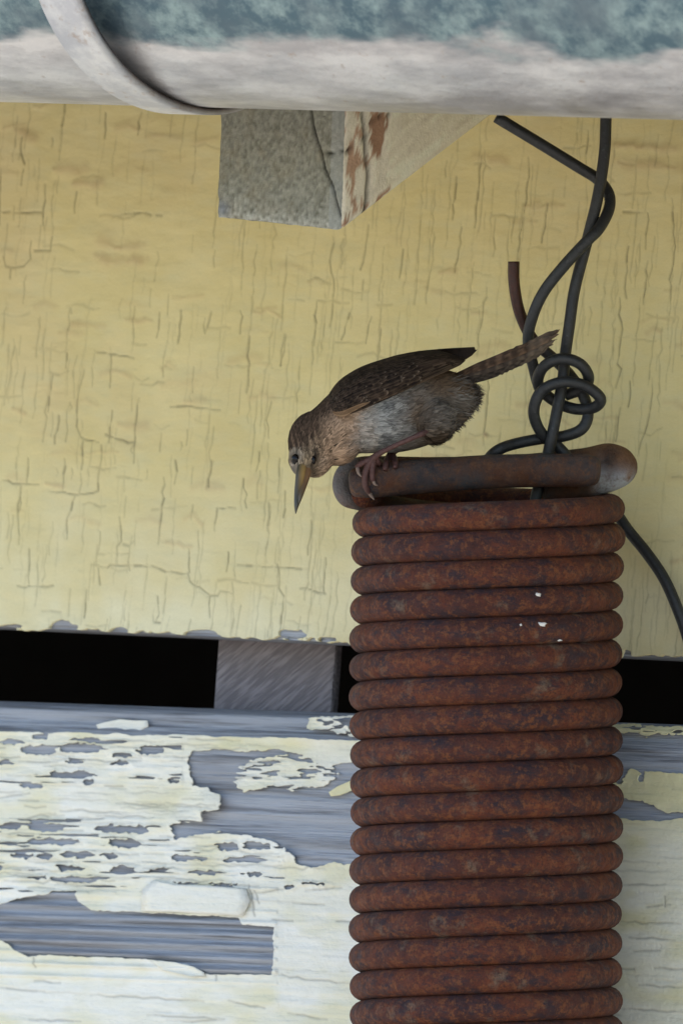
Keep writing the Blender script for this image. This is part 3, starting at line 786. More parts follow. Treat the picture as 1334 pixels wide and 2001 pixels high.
# ------------------------------------------------------------------ gutter with strap
GR = .075; GN = RQ + .012 + GR
gl = unproj(0, 198, GN); gr = unproj(1334, 233, GN)
def gut_z(a): return gl[1] + (gr[1] - gl[1]) * (a - gl[0]) / (gr[0] - gl[0]) + GR
gutter = empty('gutter', matrix=HM); tag(gutter, 'half-round galvanised gutter with a pale bloom along its belly', 'gutter')
def trough():
    verts = []; faces = []; bl = []
    aa = np.linspace(-1.4, 1.4, 60); prof = []
    for t in np.linspace(-96, 92, 56): prof.append((GR * math.sin(R(t)), -GR * math.cos(R(t)), t))
    # rolled bead on the front lip
    cx, cz = prof[-1][0] + .007, prof[-1][1]
    for t in np.linspace(180, -150, 14)[1:]: prof.append((cx + .007 * math.cos(R(t)), cz + .007 * math.sin(R(t)), 95))
    outer = prof; inner = [(x * (1 - .0009 / GR), z * (1 - .0009 / GR), t) for x, z, t in prof[:56]][::-1]
    loop = outer + inner; m = len(loop)
    for a in aa:
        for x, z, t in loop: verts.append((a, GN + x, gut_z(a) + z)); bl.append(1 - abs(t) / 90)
    for i in range(len(aa) - 1):
        for k in range(m):
            k2 = (k + 1) % m; faces.append((i * m + k, (i + 1) * m + k, (i + 1) * m + k2, i * m + k2))
    return verts, faces, bl
v, f, bl = trough(); me = make_mesh('trough', v, f); fattr(me, 'tint', bl)
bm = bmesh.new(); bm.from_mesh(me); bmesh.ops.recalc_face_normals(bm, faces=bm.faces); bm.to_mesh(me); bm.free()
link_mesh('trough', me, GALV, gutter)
sa = unproj(352, 212, GN)[0]
def strap():
    verts = []; faces = []; ru = []
    w = .0180; th = .0022; n = 60
    for i in range(n):
        t = R(-100 + 200 * i / (n - 1)); gap = .0004 + (.013 * math.sin(t) ** 2 if t > 0 else 0)
        for (da, dr, rr) in ((-w / 2, gap + th, 0), (w * .30, gap + th, 0), (w / 2, gap + th, .35), (w / 2, gap, 1), (-w / 2, gap, 1)):  # rust-dark inner faces, coloured so to deepen the shadow behind the strap
            r = GR + dr; a = sa + da
            verts.append((a, GN + r * math.sin(t), gut_z(a) - r * math.cos(t))); ru.append(rr)
    for i in range(n - 1):
        for k in range(5):
            k2 = (k + 1) % 5; faces.append((i * 5 + k, i * 5 + k2, (i + 1) * 5 + k2, (i + 1) * 5 + k))
    faces += [(4, 3, 2, 1, 0), tuple((n - 1) * 5 + k for k in range(5))]
    return verts, faces, ru
v, f, ru = strap(); me = make_mesh('strap', v, f); fattr(me, 'rust', ru)
bm = bmesh.new(); bm.from_mesh(me); bmesh.ops.recalc_face_normals(bm, faces=bm.faces); bm.to_mesh(me); bm.free()
so_ = link_mesh('strap', me, STRAP, gutter, False); so_['label'] = 'curved pale metal hanger strap around the gutter'

# ------------------------------------------------------------------ spring
spring = empty('coil_spring', P(950, 2300, 0)); bpy.context.view_layer.update()
tag(spring, 'thick rusty coil spring hanging from the wire under the gutter', 'spring')
def coil():
    turns = 24; per = 84; RO = 267.0; r = 28.6; pitch = 56.6
    pts = []; rad = []
    n = int(turns * per)
    for i in range(n + 1):
        t = i / per; ph = 2 * math.pi * t                # phi from left end (x=-R), front in the middle
        x = 950 - (RO - r) * math.cos(ph); d = -(RO - r) * math.sin(ph) * S * 1000
        y = 1022 + pitch * 23 - t * pitch                # built upward: front rises to the right
        k = (y - 1000) / 1000
        x += 1.5 * math.sin(y * .013) - 1.0 * k + (3.5 if y < 1110 else 0) * (1 - max(0, (y - 1040) / 70) if y > 1040 else 1)
        pts.append((x, y, d)); rad.append((r + .5 * math.sin(t * 2.3 + 1)) * S)
    return Pn(pts), np.array(rad)
path, rad = coil(); v, f, idx = tube_geo(path, rad, 20)
me = make_mesh('coil', v - np.array(spring.location), f); link_mesh('coil', me, RUST, spring)
lo_ = px_tube('end_loop', [(1060,952,4,26),(1125,944,6,30),(1180,932,8,32),(1212,914,9,33),(1190,898,12,32),(1135,904,15,28),(1000,913,15,24),(850,916,15,23),(745,912,14,21),(704,911,13,18.5),(677,921,12,18),(667,946,11,18),(677,971,11,18.5),(706,979,12,20),(760,992,14,24),(830,1004,26,27),(900,1011,36,28),(950,1012,42,28)], LOOPM, spring, 18, 10)
_c = np.empty(len(lo_.data.vertices) * 3, np.float32); lo_.data.vertices.foreach_get('co', _c); _c = _c.reshape(-1, 3) + np.array(spring.location) - np.array(CAM)
_k = _c @ np.array(F); _x = _c @ np.array(RV) / _k * DIST / S + PW / 2; _y = PH / 2 - _c @ np.array(UV) / _k * DIST / S
lo_.data.attributes['rust'].data.foreach_set('value', (1.5 * np.exp(-((_x - 1212) / 36) ** 2 - ((_y - 950) / 26) ** 2) + .8 * np.exp(-((_x - 1172) / 12) ** 2 - ((_y - 945) / 30) ** 2) + .30 * (1 / (1 + np.exp((_x - 690) / 8)))).astype(np.float32))
fattr(lo_.data, 'knob', 1 / (1 + np.exp((1130 - _x) / 14)))
px_tube('cross_bar', [(697,943,-9,29),(726,940,-9,32.5),(800,933,-9,33.5),(950,922,-9,33),(1090,919,-9,32.5),(1140,919,-9,31.5),(1157,920,-9,29)], BARM, spring, 24, 10, round_ends=True)
DROP = mat_plain('bird_dropping', (.55, .50, .44), (.72, .68, .62), 300)
coil_bvh = BVHTree.FromPolygons([tuple(x) for x in v], f)
def stick(px, py, bvh):
    ray = (P(px, py) - CAM).normalized(); h = bvh.ray_cast(CAM, ray); return h[0], h[1]
for (px, py, rx, ry) in ((1050, 1162, 7, 4), (1057, 1220, 10, 4.5), (1017, 1221, 2.5, 2.5), (1092, 1251, 6, 2.2)):
    h, nrm = stick(px, py, coil_bvh)
    bm = bmesh.new(); bmesh.ops.create_icosphere(bm, subdivisions=2, radius=1)
    for w in bm.verts:
        k = 1 + .25 * math.sin(w.co.x * 5 + w.co.y * 3 + px)
        w.co = RV * (w.co.x * rx * S * k) + UV * (w.co.y * ry * S * k) - F * (w.co.z * 2.5 * S)
    me = bpy.data.meshes.new('speck'); bm.to_mesh(me); bm.free()
    o = link_mesh('speck', me, DROP, spring); o.location = h - spring.location

# ------------------------------------------------------------------ tie wire
wire = empty('tie_wire', P(1075, 960, 0)); bpy.context.view_layer.update()
tag(wire, 'dark steel wire twisted and knotted above the spring', 'wire')
W = 11.3
px_tube('strand', [(1190,-230,2,W),(1188,60,2,W),(1183,230,1,W),(1180,300,0,W),(1167,385,-1,W),(1145,475,0,W),(1122,565,0,W),(1111,640,0,W),(1104,690,2,W),(1099,740,2,W),(1090,790,1,W),(1079,845,0,W),(1069,890,1,W),(1058,930,3,W),(1048,965,2,W),(1042,1000,2,W)], WIRE, wire, 12)
px_tube('strand', [(969,229,1,W),(1060,284,3,W),(1130,327,4.5,W),(1166,350,5,W),(1188,378,3,W),(1189,408,0,W),(1170,446,-4,W),(1145,472,-5.2,W),(1100,521,-4,W),(1062,570,-2,W),(1040,618,0,W),(1031,665,2,W),(1041,715,4,W),(1054,757,6,W),(1082,783,7,W),(1122,799,4,W),(1160,796,0,W),(1172,778,-4,W),(1140,753,-6,W),(1095,747,-7,W),(1056,766,-5,W),(1042,806,-3,W),(1057,846,1,W),(1085,869,5,W),(1106,892,6,W),(1122,925,14,W),(1155,955,26,W),(1195,992,37,W),(1226,1036,36,W),(1262,1080,32,W),(1296,1130,28,W),(1322,1188,25,W),(1342,1245,24,W),(1360,1320,24,W)], WIRE, wire, 12)
px_tube('strand', [(1003,511,3,W,1),(1004,556,3,W,1),(1015,612,5,W,1),(1041,664,7,W,.6),(1083,703,8,W,0),(1116,737,7,W,0),(1140,776,5,W,0),(1148,810,3,W,0),(1136,838,2,W,0),(1102,852,4,W,0),(1052,858,5,W,0),(1003,868,3,W,0),(972,880,0,W,0),(953,900,3,W,0),(948,935,4,W,0)], WIRE, wire, 12)
px_tube('strand', [(1062,772,4,W),(1050,748,1,W),(1058,721,-3,W),(1082,704,-5.5,W),(1110,702,-6,W),(1136,714,-5,W),(1149,737,-2,W),(1140,758,4,W),(1105,772,7,W)], WIRE, wire, 12)


# ------------------------------------------------------------------ wren
bird = empty('wren', P(724, 905, -8)); bpy.context.view_layer.update()
tag(bird, 'small brown wren crouched on the spring bar with its head bent down', 'bird')
BO = np.array(bird.location)
MM = S * 1000

def ell_mesh(c, ax):
    """ellipsoid: centre (px,py,mm), three axis vectors in px units (x right, y down, z away)"""
    bm = bmesh.new(); bmesh.ops.create_icosphere(bm, subdivisions=4, radius=1)
    c = np.array(c, float); A = np.array(ax, float); out = []
    for v in bm.verts:
        q = A[0] * v.co.x + A[1] * v.co.y + A[2] * v.co.z
        out.append((c[0] + q[0], c[1] + q[1], c[2] + q[2] * MM))
    f = [tuple(v.index for v in fc.verts) for fc in bm.faces]; bm.free()
    return out, f
def loft_mesh(sec, seg=36):
    """sec: (px,py,mm, up radius, down radius, depth radius px); section perpendicular to the spine in the picture plane"""
    C = catmull(sec, 5); n = len(C); out = []; T = np.gradient(C[:, :3] * np.array([1, 1, 1 / MM]), axis=0)
    for i in range(n):
        t = T[i] / np.linalg.norm(T[i]); up = np.array([t[1], -t[0], 0.])
        if up[1] > 0: up = -up
        up /= np.linalg.norm(up) + 1e-9; dp = np.cross(t, up); dp /= np.linalg.norm(dp)
        for k in range(seg):
            a = 2 * math.pi * k / seg; cs, sn = math.cos(a), math.sin(a)
            rr = C[i, 3] if cs > 0 else C[i, 4]
            q = up * cs * max(rr, .5) + dp * sn * max(C[i, 5], .5)
            out.append((C[i, 0] + q[0], C[i, 1] + q[1], C[i, 2] + q[2] * MM))
    f = []
    for i in range(n - 1):
        for k in range(seg):
            k2 = (k + 1) % seg; f.append((i * seg + k, i * seg + k2, (i + 1) * seg + k2, (i + 1) * seg + k))
    f += [tuple(range(seg)), tuple((n - 1) * seg + k for k in range(seg))]
    return out, f
parts = []
HD = -14.0     # head depth (mm)
parts.append(loft_mesh([(918,756,-8,6,6,6),(904,764,-8,28,34,30),(880,770,-8,48,60,50),(845,778,-8,68,80,66),(800,788,-8,82,88,76),(755,797,-8,87,88,80),(715,808,-8.5,80,80,76),(680,822,-10,66,70,66),(652,838,-12,56,60,57),(628,854,HD,52,54,52),(612,866,HD,44,48,46)]))
parts.append(ell_mesh((613, 864, HD), [(50, 0, 0), (0, 60, -6), (0, 0, 48)]))            # skull
parts.append(ell_mesh((598, 890, HD - 3.0), [(34, 0, 0), (-4, 44, -18), (0, 0, 38)]))      # face
parts.append(ell_mesh((622, 900, HD - 1.0), [(30, 0, 0), (-10, 34, -8), (0, 0, 38)]))      # throat
parts.append(ell_mesh((655, 872, -12.0), [(46, -4, 0), (0, 38, 0), (0, 0, 52)]))          # upper breast
parts.append(ell_mesh((846, 820, -18.0), [(30, -18, 0), (14, 36, 0), (0, 0, 32)]))       # near thigh
parts.append(ell_mesh((840, 836, -21.5), [(17, -11, 0), (8, 13, 0), (0, 0, 13)]))      # feathered shank
parts.append(ell_mesh((846, 824, 3.0), [(30, -18, 0), (14, 40, 0), (0, 0, 34)]))         # far thigh
vv, ff = [], []
for p_, f_ in parts:
    b = len(vv); vv += p_; ff += [tuple(b + i for i in q) for q in f_]
W3 = Pn(vv) - BO
me = make_mesh('body_rough', W3, ff)
bm = bmesh.new(); bm.from_mesh(me); bmesh.ops.recalc_face_normals(bm, faces=bm.faces); bm.to_mesh(me); bm.free()
tmp = link_mesh('body_rough', me, None)
rm = tmp.modifiers.new('r', 'REMESH'); rm.mode = 'VOXEL'; rm.voxel_size = .00055
sm = tmp.modifiers.new('s', 'SMOOTH'); sm.factor = .5; sm.iterations = 14
dg = bpy.context.evaluated_depsgraph_get(); dg.update()
bme = bpy.data.meshes.new_from_object(tmp.evaluated_get(dg)); bme.name = 'body'
bpy.data.objects.remove(tmp)

def to_pxd(V):
    """bird-local metres -> (px, py, mm)"""
    w = V + BO - np.array(CAM); k = w @ np.array(F)
    return np.stack([w @ np.array(RV) / k * DIST / S + PW / 2, PH / 2 - w @ np.array(UV) / k * DIST / S, (k - DIST) * 1000], 1)
def sstep(x, a, b):
    t = np.clip((x - a) / (b - a), 0, 1); return t * t * (3 - 2 * t)
def lerp(a, b, t): return a + (np.asarray(b) - a) * t[:, None]
def plumage(q):
    """plumage colour by place on the bird; q = (px,py,mm)"""
    x, y, d = q[:, 0], q[:, 1], q[:, 2]
    n = fbm(x * .05 + 300, y * .05 + 300, 3); n2 = fbm(x * .16 + 100, y * .16 + 50, 3); n3 = fbm(x * .02 + 70, y * .028 + 20, 2)
    c = np.tile(np.array([.20, .20, .188]), (len(x), 1))                              # grey belly
    buff = np.array([.31, .205, .132]); brown = np.array([.060, .038, .024]); flank = np.array([.080, .058, .040])
    c = lerp(c, buff, np.clip(sstep(x, 735, 655) + (n - .5) * .5, 0, 1) * .95)         # breast and throat
    c = lerp(c, [.085, .085, .085], sstep(fbm(x * .035 + 410, y * .05 + 77, 3), .50, .66) * sstep(x, 690, 720) * .75)     # dusky patches
    c = lerp(c, [.30, .30, .285], sstep(fbm(x * .03 + 10, y * .045 + 177, 3), .52, .66) * sstep(x, 690, 720) * sstep(x, 800, 760) * .6)
    c = lerp(c, flank, np.clip(sstep(x, 740, 815) * (.8 + .7 * (n3 - .4)), 0, 1))     # flank
    c = lerp(c, [.085, .054, .032], sstep(x, 800, 840) * sstep(y, 790, 745) * .8)
    c = lerp(c, [.17, .165, .155], sstep(x, 855, 885) * sstep(np.sin((y - x * .25) * .23) + (n2 - .5) * 2, .1, .7) * .55)   # barred vent
    top = 806 - (x - 640) * .43                                                          # line of the folded wing
    c = lerp(c, [.045, .029, .019], sstep(y - top, 14, -12) * sstep(x, 628, 645))      # back
    # head
    hd = sstep(x - (y - 850) * .12, 662, 640)
    dx = (x - (596 + (870 - y) * .20)); 
    crown = sstep(y - (905 + (x - 560) * -.55), 12, -34)
    hc = lerp(np.tile(np.array([.165, .118, .076]), (len(x), 1)), brown, crown)
    strk = np.sin(x * .55 + (y - 850) * -.10 + n * 7)
    hc = hc * (1 + .58 * (strk * sstep(y, 825, 860))[:, None] * np.array([1, 1, 1])) * (.8 + .45 * n2)[:, None]
    thr = sstep(x + (y - 900) * .35, 612, 640) * sstep(y, 868, 890)
    hc = lerp(hc, [.34, .245, .165], thr * .9)
    nape = sstep(x, 612, 640) * sstep(y, 806, 832)
    hc = lerp(hc, buff * .95, nape * .75)
    lore = np.exp(-((x - 597) / 9) ** 2 - ((y - 906) / 16) ** 2); hc = lerp(hc, [.30, .215, .125], lore * .7)
    ring = np.exp(-((np.hypot((x - 576) * 1.1, y - 899) - 14) / 4) ** 2); hc = lerp(hc, [.27, .22, .16], ring * .7)
    pale = np.exp(-((x - 573) / 8) ** 2 - ((y - 922) / 12) ** 2); hc = lerp(hc, [.21, .19, .165], pale * .8)
    line = np.exp(-((x - 618 + (y - 890) * .5) / 7) ** 2 - ((y - 896) / 16) ** 2); hc = lerp(hc, [.030, .021, .015], line * .95)
    c = lerp(c, 0, hd * 0) * (1 - hd)[:, None] + hc * hd[:, None]
    c = c * (.72 + .56 * n2)[:, None]
    return np.clip(c, .006, .8)
nv_ = len(bme.vertices); V = np.empty(nv_ * 3, np.float32); bme.vertices.foreach_get('co', V); V = V.reshape(-1, 3).astype(float)
Q = to_pxd(V); cattr(bme, 'Col', plumage(Q) * .8)
FEATHER = mat_colattr('feathers', .8, .12, (900, .0003))
body = link_mesh('body', bme, FEATHER, bird)
bbvh = BVHTree.FromPolygons([tuple(p) for p in V], [tuple(p.vertices) for p in bme.polygons])

# covering of small feathers: narrow blades lying back along the body
def blades():
    bme.calc_loop_triangles(); tris = np.array([t.vertices[:] for t in bme.loop_triangles])
    a, b, c = V[tris[:, 0]], V[tris[:, 1]], V[tris[:, 2]]; cr = np.cross(b - a, c - a); ar = np.linalg.norm(cr, axis=1); N = cr / (ar[:, None] + 1e-15)
    cnt = 34000; pick = RNG.choice(len(tris), cnt, p=ar / ar.sum()); r1, r2 = np.sqrt(RNG.random(cnt)), RNG.random(cnt)
    p = a[pick] * (1 - r1)[:, None] + b[pick] * (r1 * (1 - r2))[:, None] + c[pick] * (r1 * r2)[:, None]; n = N[pick]
    q = to_pxd(p); x, y = q[:, 0], q[:, 1]
    keep = (q[:, 2] < 12) & ~((y > 912) & (x < 612)) & ~(np.hypot(x - 576, y - 898) < 12) & ~(np.hypot(x - 615, y - 899) < 8)
    p, n, q, x, y = p[keep], n[keep], q[keep], x[keep], y[keep]; m = len(p)
    right, down = np.array(RV), -np.array(UV)
    # flow: away from the bill over the head, then back and slightly up along the body; fluffy and drooping at the vent
    hx, hy = x - 592, y - 930; hl = np.hypot(hx, hy) + 1e-6
    hf = sstep(x, 700, 630); bx = np.full(m, .97); by = np.where(y > 820, -.10, -.30) + .5 * sstep(x, 830, 900) * sstep(y, 740, 800)
    fx = hx / hl * hf + bx * (1 - hf); fy = hy / hl * hf + by * (1 - hf)
    jit = RNG.normal(0, .20, m); fx2 = fx - fy * jit; fy2 = fy + fx * jit
    fl = fx2[:, None] * right + fy2[:, None] * down + np.array(F) * RNG.normal(0, .15, m)[:, None]
    fl -= n * (fl * n).sum(1)[:, None]; fl /= np.linalg.norm(fl, axis=1)[:, None] + 1e-9
    sd_ = np.cross(n, fl)
    size = np.where(x < 650, 9, 17) + 15 * sstep(x, 835, 905)
    L = size * S * RNG.uniform(.7, 1.35, m); wd = np.where(x < 650, 1.25, 1.7) * (1 - .45 * sstep(x, 835, 900)) * S * RNG.uniform(.7, 1.4, m)
    lift = np.where(x < 650, .10, .14) + .22 * sstep(x, 850, 905) * RNG.random(m)
    base = plumage(q); shade = np.where(x < 650, RNG.uniform(.45, 1.6, m), RNG.uniform(.58, 1.45, m))
    dk = (RNG.random(m) < .05) & (x > 640) & (x < 720) & (y > 850); shade = np.where(dk, .22, shade)
    verts = np.empty((m, 8, 3)); cols = np.empty((m, 8, 3))
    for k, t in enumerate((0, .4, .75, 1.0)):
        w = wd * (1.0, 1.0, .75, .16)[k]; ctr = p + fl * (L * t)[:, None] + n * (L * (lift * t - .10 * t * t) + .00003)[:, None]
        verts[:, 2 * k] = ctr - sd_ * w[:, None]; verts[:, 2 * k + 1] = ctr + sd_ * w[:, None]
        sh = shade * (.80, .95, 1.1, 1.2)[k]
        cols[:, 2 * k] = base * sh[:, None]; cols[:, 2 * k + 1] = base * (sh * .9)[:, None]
    i0 = np.arange(m)[:, None] * 8
    f = np.concatenate([i0 + np.array([2 * k, 2 * k + 1, 2 * k + 3, 2 * k + 2]) for k in range(3)])
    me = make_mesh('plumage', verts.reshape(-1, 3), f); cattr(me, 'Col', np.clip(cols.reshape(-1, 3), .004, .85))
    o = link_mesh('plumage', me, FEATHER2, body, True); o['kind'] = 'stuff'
FEATHER2 = mat_colattr('feather_barbs', .8, .12)
blades()

# wings
LOW = [(638,800,-14),(664,812,-23.5),(700,801,-24.5),(760,776,-24.5),(820,747,-22.5),(878,719,-18),(906,706,-14)]
UPP = [(637,778,-9),(660,746,-8.5),(700,719,-8),(750,701,-8),(800,689,-8),(852,684,-9),(906,700,-11)]
def wing_pt(u, v, low, upp):
    l = low[min(len(low) - 1, int(round(u * (len(low) - 1))))]; p = upp[min(len(upp) - 1, int(round(u * (len(upp) - 1))))]
    sn, cs = math.sin(v * math.pi / 2), math.cos(v * math.pi / 2)
    return np.array([l[0] + (p[0] - l[0]) * v, l[1] + (p[1] - l[1]) * (.35 * v + .65 * sn), l[2] * cs + p[2] * (1 - cs) - 2.6 * math.sin(v * math.pi) * math.sin(min(1, u * 1.1) * math.pi) ** .6])
def make_wing(low, upp, far=False):
    lowc, uppc = catmull(low, 12), catmull(upp, 12); nu, nvv = 60, 20
    G = np.array([[wing_pt(i / nu, j / nvv, lowc, uppc) for j in range(nvv + 1)] for i in range(nu + 1)])
    ctr = np.array([780, 780, -8.0])
    flip = np.array([1, 1, -1.0]) if far else np.ones(3)
    def world(g):
        g = np.array(g, float).reshape(-1, 3).copy()
        if far: g[:, 2] = -16 - g[:, 2]
        return Pn(g) - BO
    outer = world(G); inn = G.reshape(-1, 3).copy(); inn[:, 2] += 1.0; inn[:, 1] += 2.0; inner = world(inn)
    n1_ = (nu + 1) * (nvv + 1); faces = []
    for i in range(nu):
        for j in range(nvv):
            a = i * (nvv + 1) + j; q = (a, a + 1, a + nvv + 2, a + nvv + 1)
            faces.append(q); faces.append(tuple(n1_ + k for k in reversed(q)))
    ring = [i * (nvv + 1) for i in range(nu + 1)] + [nu * (nvv + 1) + j for j in range(1, nvv + 1)] + [i * (nvv + 1) + nvv for i in range(nu - 1, -1, -1)] + [j for j in range(nvv - 1, 0, -1)]
    for a, b in zip(ring, ring[1:] + ring[:1]): faces.append((a, b, n1_ + b, n1_ + a))
    me = make_mesh('wing', np.vstack([outer, inner]), faces)
    bm = bmesh.new(); bm.from_mesh(me); bmesh.ops.recalc_face_normals(bm, faces=bm.faces); bm.to_mesh(me); bm.free()
    cattr(me, 'Col', np.tile([.022, .015, .011], (2 * n1_, 1)))
    w = link_mesh('wing', me, FEATHER, bird)
    # shingled feathers on the wing
    verts, cols, faces = [], [], []
    def feather(u, v, L, wd, tone, bars, dv=0.0, lift=.0, tipc=None, edge=0.0):
        K = 9; b = len(verts)
        for k in range(K):
            t = k / (K - 1); uu = min(1.03, u + L * t); vvv = v + dv * t
            c0 = wing_pt(min(1, uu), min(1, max(0, vvv)), lowc, uppc); 
            if uu > 1: c0 = c0 + (np.array([906, 706, -14]) - np.array([878, 719, -18])) * (uu - 1) * 4
            wv2 = wd * (math.sin(min(1, .25 + t * 1.1) * math.pi * .5) if t < .7 else math.cos((t - .7) / .3 * math.pi * .5) ** .55 + .04)
            e = np.array([-.28, -.95, 0]) if True else 0
            up_ = wing_pt(min(1, uu), min(1, max(0, vvv) + .05), lowc, uppc) - wing_pt(min(1, uu), max(0, min(1, vvv) - .05), lowc, uppc)
            up_[2] /= MM; up_ /= np.linalg.norm(up_) + 1e-9; up_[2] *= MM
            out = np.array([0, 0, -(.25 + lift + .30 * (1 - t) * 0 + .30 * t)])
            for s_ in (-1, 0, 1):
                verts.append(c0 + up_ * wv2 * s_ + out + (np.array([0, 0, -.16]) if s_ == 0 else 0))
                bar = .5 + .5 * math.sin(t * bars * 2 * math.pi + u * 37 + s_ * .5)
                cc = np.array(tone) * (.50 + .95 * (bar ** 2 if bars else .55)) * (.55 if s_ == 0 else 1)
                if s_ == -1 and edge: cc = cc + np.array([.05, .035, .022]) * edge
                if tipc is not None and t > .9: cc = np.array(tipc) * (.6 + .6 * random.random())
                cols.append(cc)
        for k in range(K - 1):
            for s_ in (0, 1):
                q = b + k * 3 + s_; faces.append((q, q + 1, q + 4, q + 3))
    T1 = (.042, .027, .018); T2 = (.044, .028, .018)
    for k in range(9):                                # primaries and secondaries
        feather(.34 + .025 * k, .04 + .072 * k, .68 - .045 * k + .02 * random.random(), 6.2, T2, 9, dv=.0, edge=.8)
    rows = [(.56, 17, .12, 4.6), (.50, 18, .12, 4.6), (.44, 19, .11, 4.6), (.38, 20, .11, 4.6), (.32, 20, .10, 4.4), (.26, 20, .10, 4.3), (.21, 20, .09, 4.2), (.16, 19, .09, 4), (.11, 17, .08, 3.8), (.06, 15, .08, 3.6), (.015, 13, .07, 3.4)]
    for ri, (u0, nn, L, wd) in enumerate(rows):
        for k in range(nn):
            v = (k + .5 + .3 * random.uniform(-1, 1)) / nn
            tone = np.array(T1) * random.uniform(.45, 1.5)
            tip = None
            if v < .55 and ri < 6 and random.random() < .45: tip = (.21, .155, .11)
            elif ri in (7, 9) and v < .5 and random.random() < .14: tip = (.30, .27, .24)
            feather(u0 + random.uniform(-.025, .025) + .08 * (v - .2) * (ri < 5), v, L * random.uniform(.8, 1.2), wd, tone, 2.2, lift=.08 + .035 * ri, tipc=tip, edge=.6)
    for k in range(3): feather(.03 + .05 * k, .02 + .02 * k, .27, 4.0, (.19, .115, .062), 0, lift=.7, edge=1.5)     # buff bend of the wing
    o_v = world(np.array(verts))
    me = make_mesh('wing_feathers', o_v, faces); cattr(me, 'Col', np.clip(np.array(cols), .004, .8))
    o = link_mesh('wing_feathers', me, FEATHER2, w); o['kind'] = 'stuff'
    return w
make_wing(LOW, UPP)
far_low = [(640,798,-16),(664,802,-20),(700,792,-20),(760,768,-19),(830,736,-16),(895,706,-10),(929,685,-9)]
far_upp = [(638,779,-9),(660,747,-8.5),(700,720,-8),(750,702,-8),(805,688,-8),(868,681,-8.5),(926,678,-9)]
make_wing(far_low, far_upp, True)

# tail feathers
TAILB = np.array([884., 742., -9.0])
tips = [(1094,648,-12.0),(1090,655,-13.0),(1086,664,-12.0),(1078,672,-10.0),(1066,680,-8.0),(1040,690,-7.0)]
for k, tp in enumerate(tips):
    tp = np.array(tp, float); K = 34; verts = []; cols = []; faces = []
    ax = tp - TAILB; L = math.hypot(ax[0], ax[1]); d2 = np.array([ax[0], ax[1]]) / L; pn = np.array([d2[1], -d2[0]])
    wid = 8.5
    for i in range(K):
        t = i / (K - 1); c = TAILB + ax * t + np.array([0, 9 * math.sin(t * math.pi) * (.5 + .1 * k), 0]) + np.array([0, (k - 2.5) * 2.4 * (1 - .3 * t), 0])
        w = wid * min(1, .45 + t * 2.2) * (1 if t < .86 else max(.10, 1 - ((t - .86) / .14) ** 1.6 * .9))
        for s_ in (-1, -.5, 0, .5, 1):
            rag = 0
            if t > .55 and abs(s_) == 1: rag = random.uniform(-2.4, .6)
            ww = (w + rag) * s_
            verts.append((c[0] + pn[0] * ww + (random.uniform(-5, 3) if i == K - 1 else 0), c[1] + pn[1] * ww, c[2] + .9 * (1 - s_ * s_) * -1))
            bar = math.sin(t * 2 * math.pi * 9.5 + k * .5 + .6 * s_)
            col = np.array([.088, .066, .048]) if bar + random.uniform(-.5, .5) > .15 else np.array([.040, .031, .025])
            if k >= 3: col = col * np.array([.75, .8, .85]) * (.75 if t < .5 else 1)
            if k <= 1: col = col * np.array([1.15, .95, .8])
            if t > .72: col = col * .8 + np.array([.05, .04, .03])
            cols.append(col * random.uniform(.75, 1.25) * (.7 if s_ == 0 else 1))
    for i in range(K - 1):
        for s_ in range(4):
            q = i * 5 + s_; faces.append((q, q + 1, q + 6, q + 5))
    me = make_mesh('tail_feather', Pn(verts) - BO, faces); cattr(me, 'Col', np.array(cols))
    o = link_mesh('tail_feather', me, FEATHER2, bird)

# bill: upper and lower mandible
def bill(name, sec, mat):
    C = catmull(sec, 6); v, f, idx = tube_geo(Pn(C[:, :3]), np.maximum(C[:, 3], .5) * S, 16)
    me = make_mesh(name, v - BO, f); t = idx / (len(C) - 1)
    return me, t, v
UB = [(592,905,-20,9),(588,921,-25.5,9.6),(584.5,943,-28.5,8.2),(581,965,-31,6.4),(579,985,-33,4.6),(578,999,-33.5,2),(577.5,1004,-33.7,.6)]
LBL = [(602,908,-20,8),(598,926,-24.5,9),(592.5,947,-28,7.4),(586,970,-31.8,5.4),(581,988,-32.8,3),(578.4,1000,-33.4,1)]
me, t, v = bill('upper_mandible', UB, None); px_ = to_pxd(v - BO)
dark = np.array([.048, .044, .030]); yel_ = np.array([.33, .205, .07])
side = sstep(px_[:, 0] - (588 - (px_[:, 1] - 915) * .14), -7, 6)
c = lerp(np.tile(dark, (len(t), 1)), yel_, side * sstep(t, .58, .2)); cattr(me, 'Col', c)
BEAK = mat_colattr('bill_horn', .42, .5); link_mesh('bill', me, BEAK, bird)
me, t, v = bill('lower_mandible', LBL, None)
c = lerp(np.tile(np.array([.075, .062, .038]), (len(t), 1)), np.array([.21, .11, .05]), sstep(t, .75, .15)); cattr(me, 'Col', c)
lb_ = link_mesh('bill', me, BEAK, bird)
# eyes
EYE = Mat('eye', .16, spec=.25); EYE.color((.004, .003, .003)); EYE = EYE.m
for (ex, ey, rx, ry, push) in ((576, 897, 8.6, 10.8, .35), (613, 899, 5.2, 8.5, .3)):
    ray = (P(ex, ey) - CAM).normalized(); h = bbvh.ray_cast(CAM - Vector(BO), ray)
    loc, nrm = h[0], h[1]
    bm = bmesh.new(); bmesh.ops.create_uvsphere(bm, u_segments=24, v_segments=16, radius=1)
    for w in bm.verts:
        w.co = RV * (w.co.x * rx * S) + UV * (w.co.y * ry * S) - F * (w.co.z * rx * S)
    me = bpy.data.meshes.new('eye'); bm.to_mesh(me); bm.free()
    o = link_mesh('eye', me, EYE, bird); o.location = loc - nrm * (rx * S * .25)

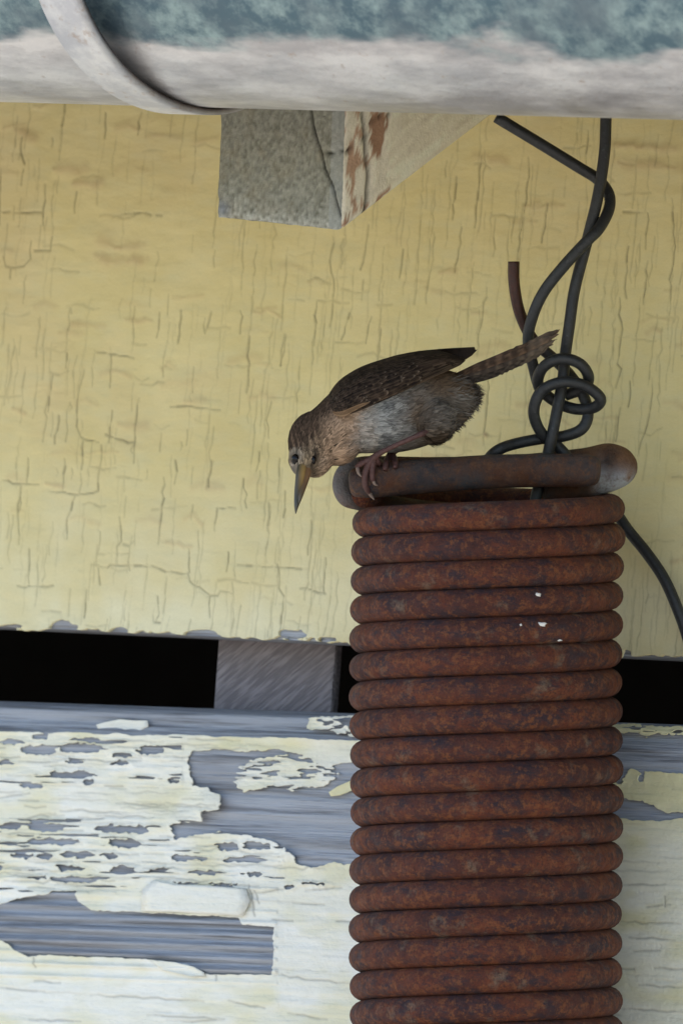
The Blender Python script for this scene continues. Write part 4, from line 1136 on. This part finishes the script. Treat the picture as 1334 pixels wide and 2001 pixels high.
# legs and feet
SKIN = Mat('leg_skin', .55, spec=.35)
SKIN.color(SKIN.mix(SKIN.noise(600, 4), (.060, .026, .022), (.10, .045, .038))); SKIN.bump(SKIN.noise(900, 3, stretch=(1, 1, 2)), .0002); SKIN = SKIN.m
CLAW = mat_plain('claw_horn', (.16, .11, .085), (.24, .17, .13), 500, .4)
def leg(pts, toes, claws, name='leg'):
    vs2, fs2 = [], []
    for chain in [pts] + toes:
        C = catmull(chain, 6); v, f, _ = tube_geo(Pn(C[:, :3]), np.maximum(C[:, 3], .6) * S, 12); b = len(vs2)
        vs2 += list(v - BO); fs2 += [tuple(b + i for i in q) for q in f]
    o = link_mesh(name, make_mesh(name, vs2, fs2), SKIN, bird)
    for cl in claws:
        C = catmull(cl, 6); v, f, _ = tube_geo(Pn(C[:, :3]), np.maximum(C[:, 3], .4) * S, 10)
        link_mesh('claw', make_mesh('claw', v - BO, f), CLAW, o)
leg([(858,826,-15,6),(844,838,-20,6.5),(830,845,-23.2,6.2),(812,853,-24.2,5.4),(780,867,-22,5),(752,880,-19,5.2),(735,890,-17,6.5),(727,898,-16,7)],
    [[(730,894,-16,7.5),(719,910,-15.6,6.8),(713,930,-15.6,6.2),(714,950,-15.0,6),(721,963,-13.4,4.5)],
     [(729,895,-16,7),(714,902,-15.4,6.2),(702,908,-14.6,5.6),(697,914,-14.2,4.8)],
     [(731,894,-16,7),(728,912,-15.8,6),(727,930,-15.8,5.6),(729,940,-15.5,4.4)],
     [(733,893,-16,7),(738,903,-14.5,6),(742,906,-11,5.5),(744,902,-6,5)]],
    [[(720,961,-13.6,4),(726,970,-13.2,3),(731,977,-13.4,.8)], [(698,913,-14.4,4),(700,924,-15.4,3),(706,932,-15.8,.8)], [(728.5,938,-15.6,3.6),(732,946,-15.6,2.6),(738,949,-15.4,.7)]])
leg([(862,810,6,13),(838,848,6,9),(815,862,5,6.5),(780,876,2,6),(762,888,-2,7)],
    [[(764,886,-3,7),(757,896,-7,6.3),(753,906,-13,6),(752,918,-15,5)], [(764,886,-3,7),(770,896,-8,6),(772,905,-13,5.6),(772,914,-14.8,4.6)]],
    [])
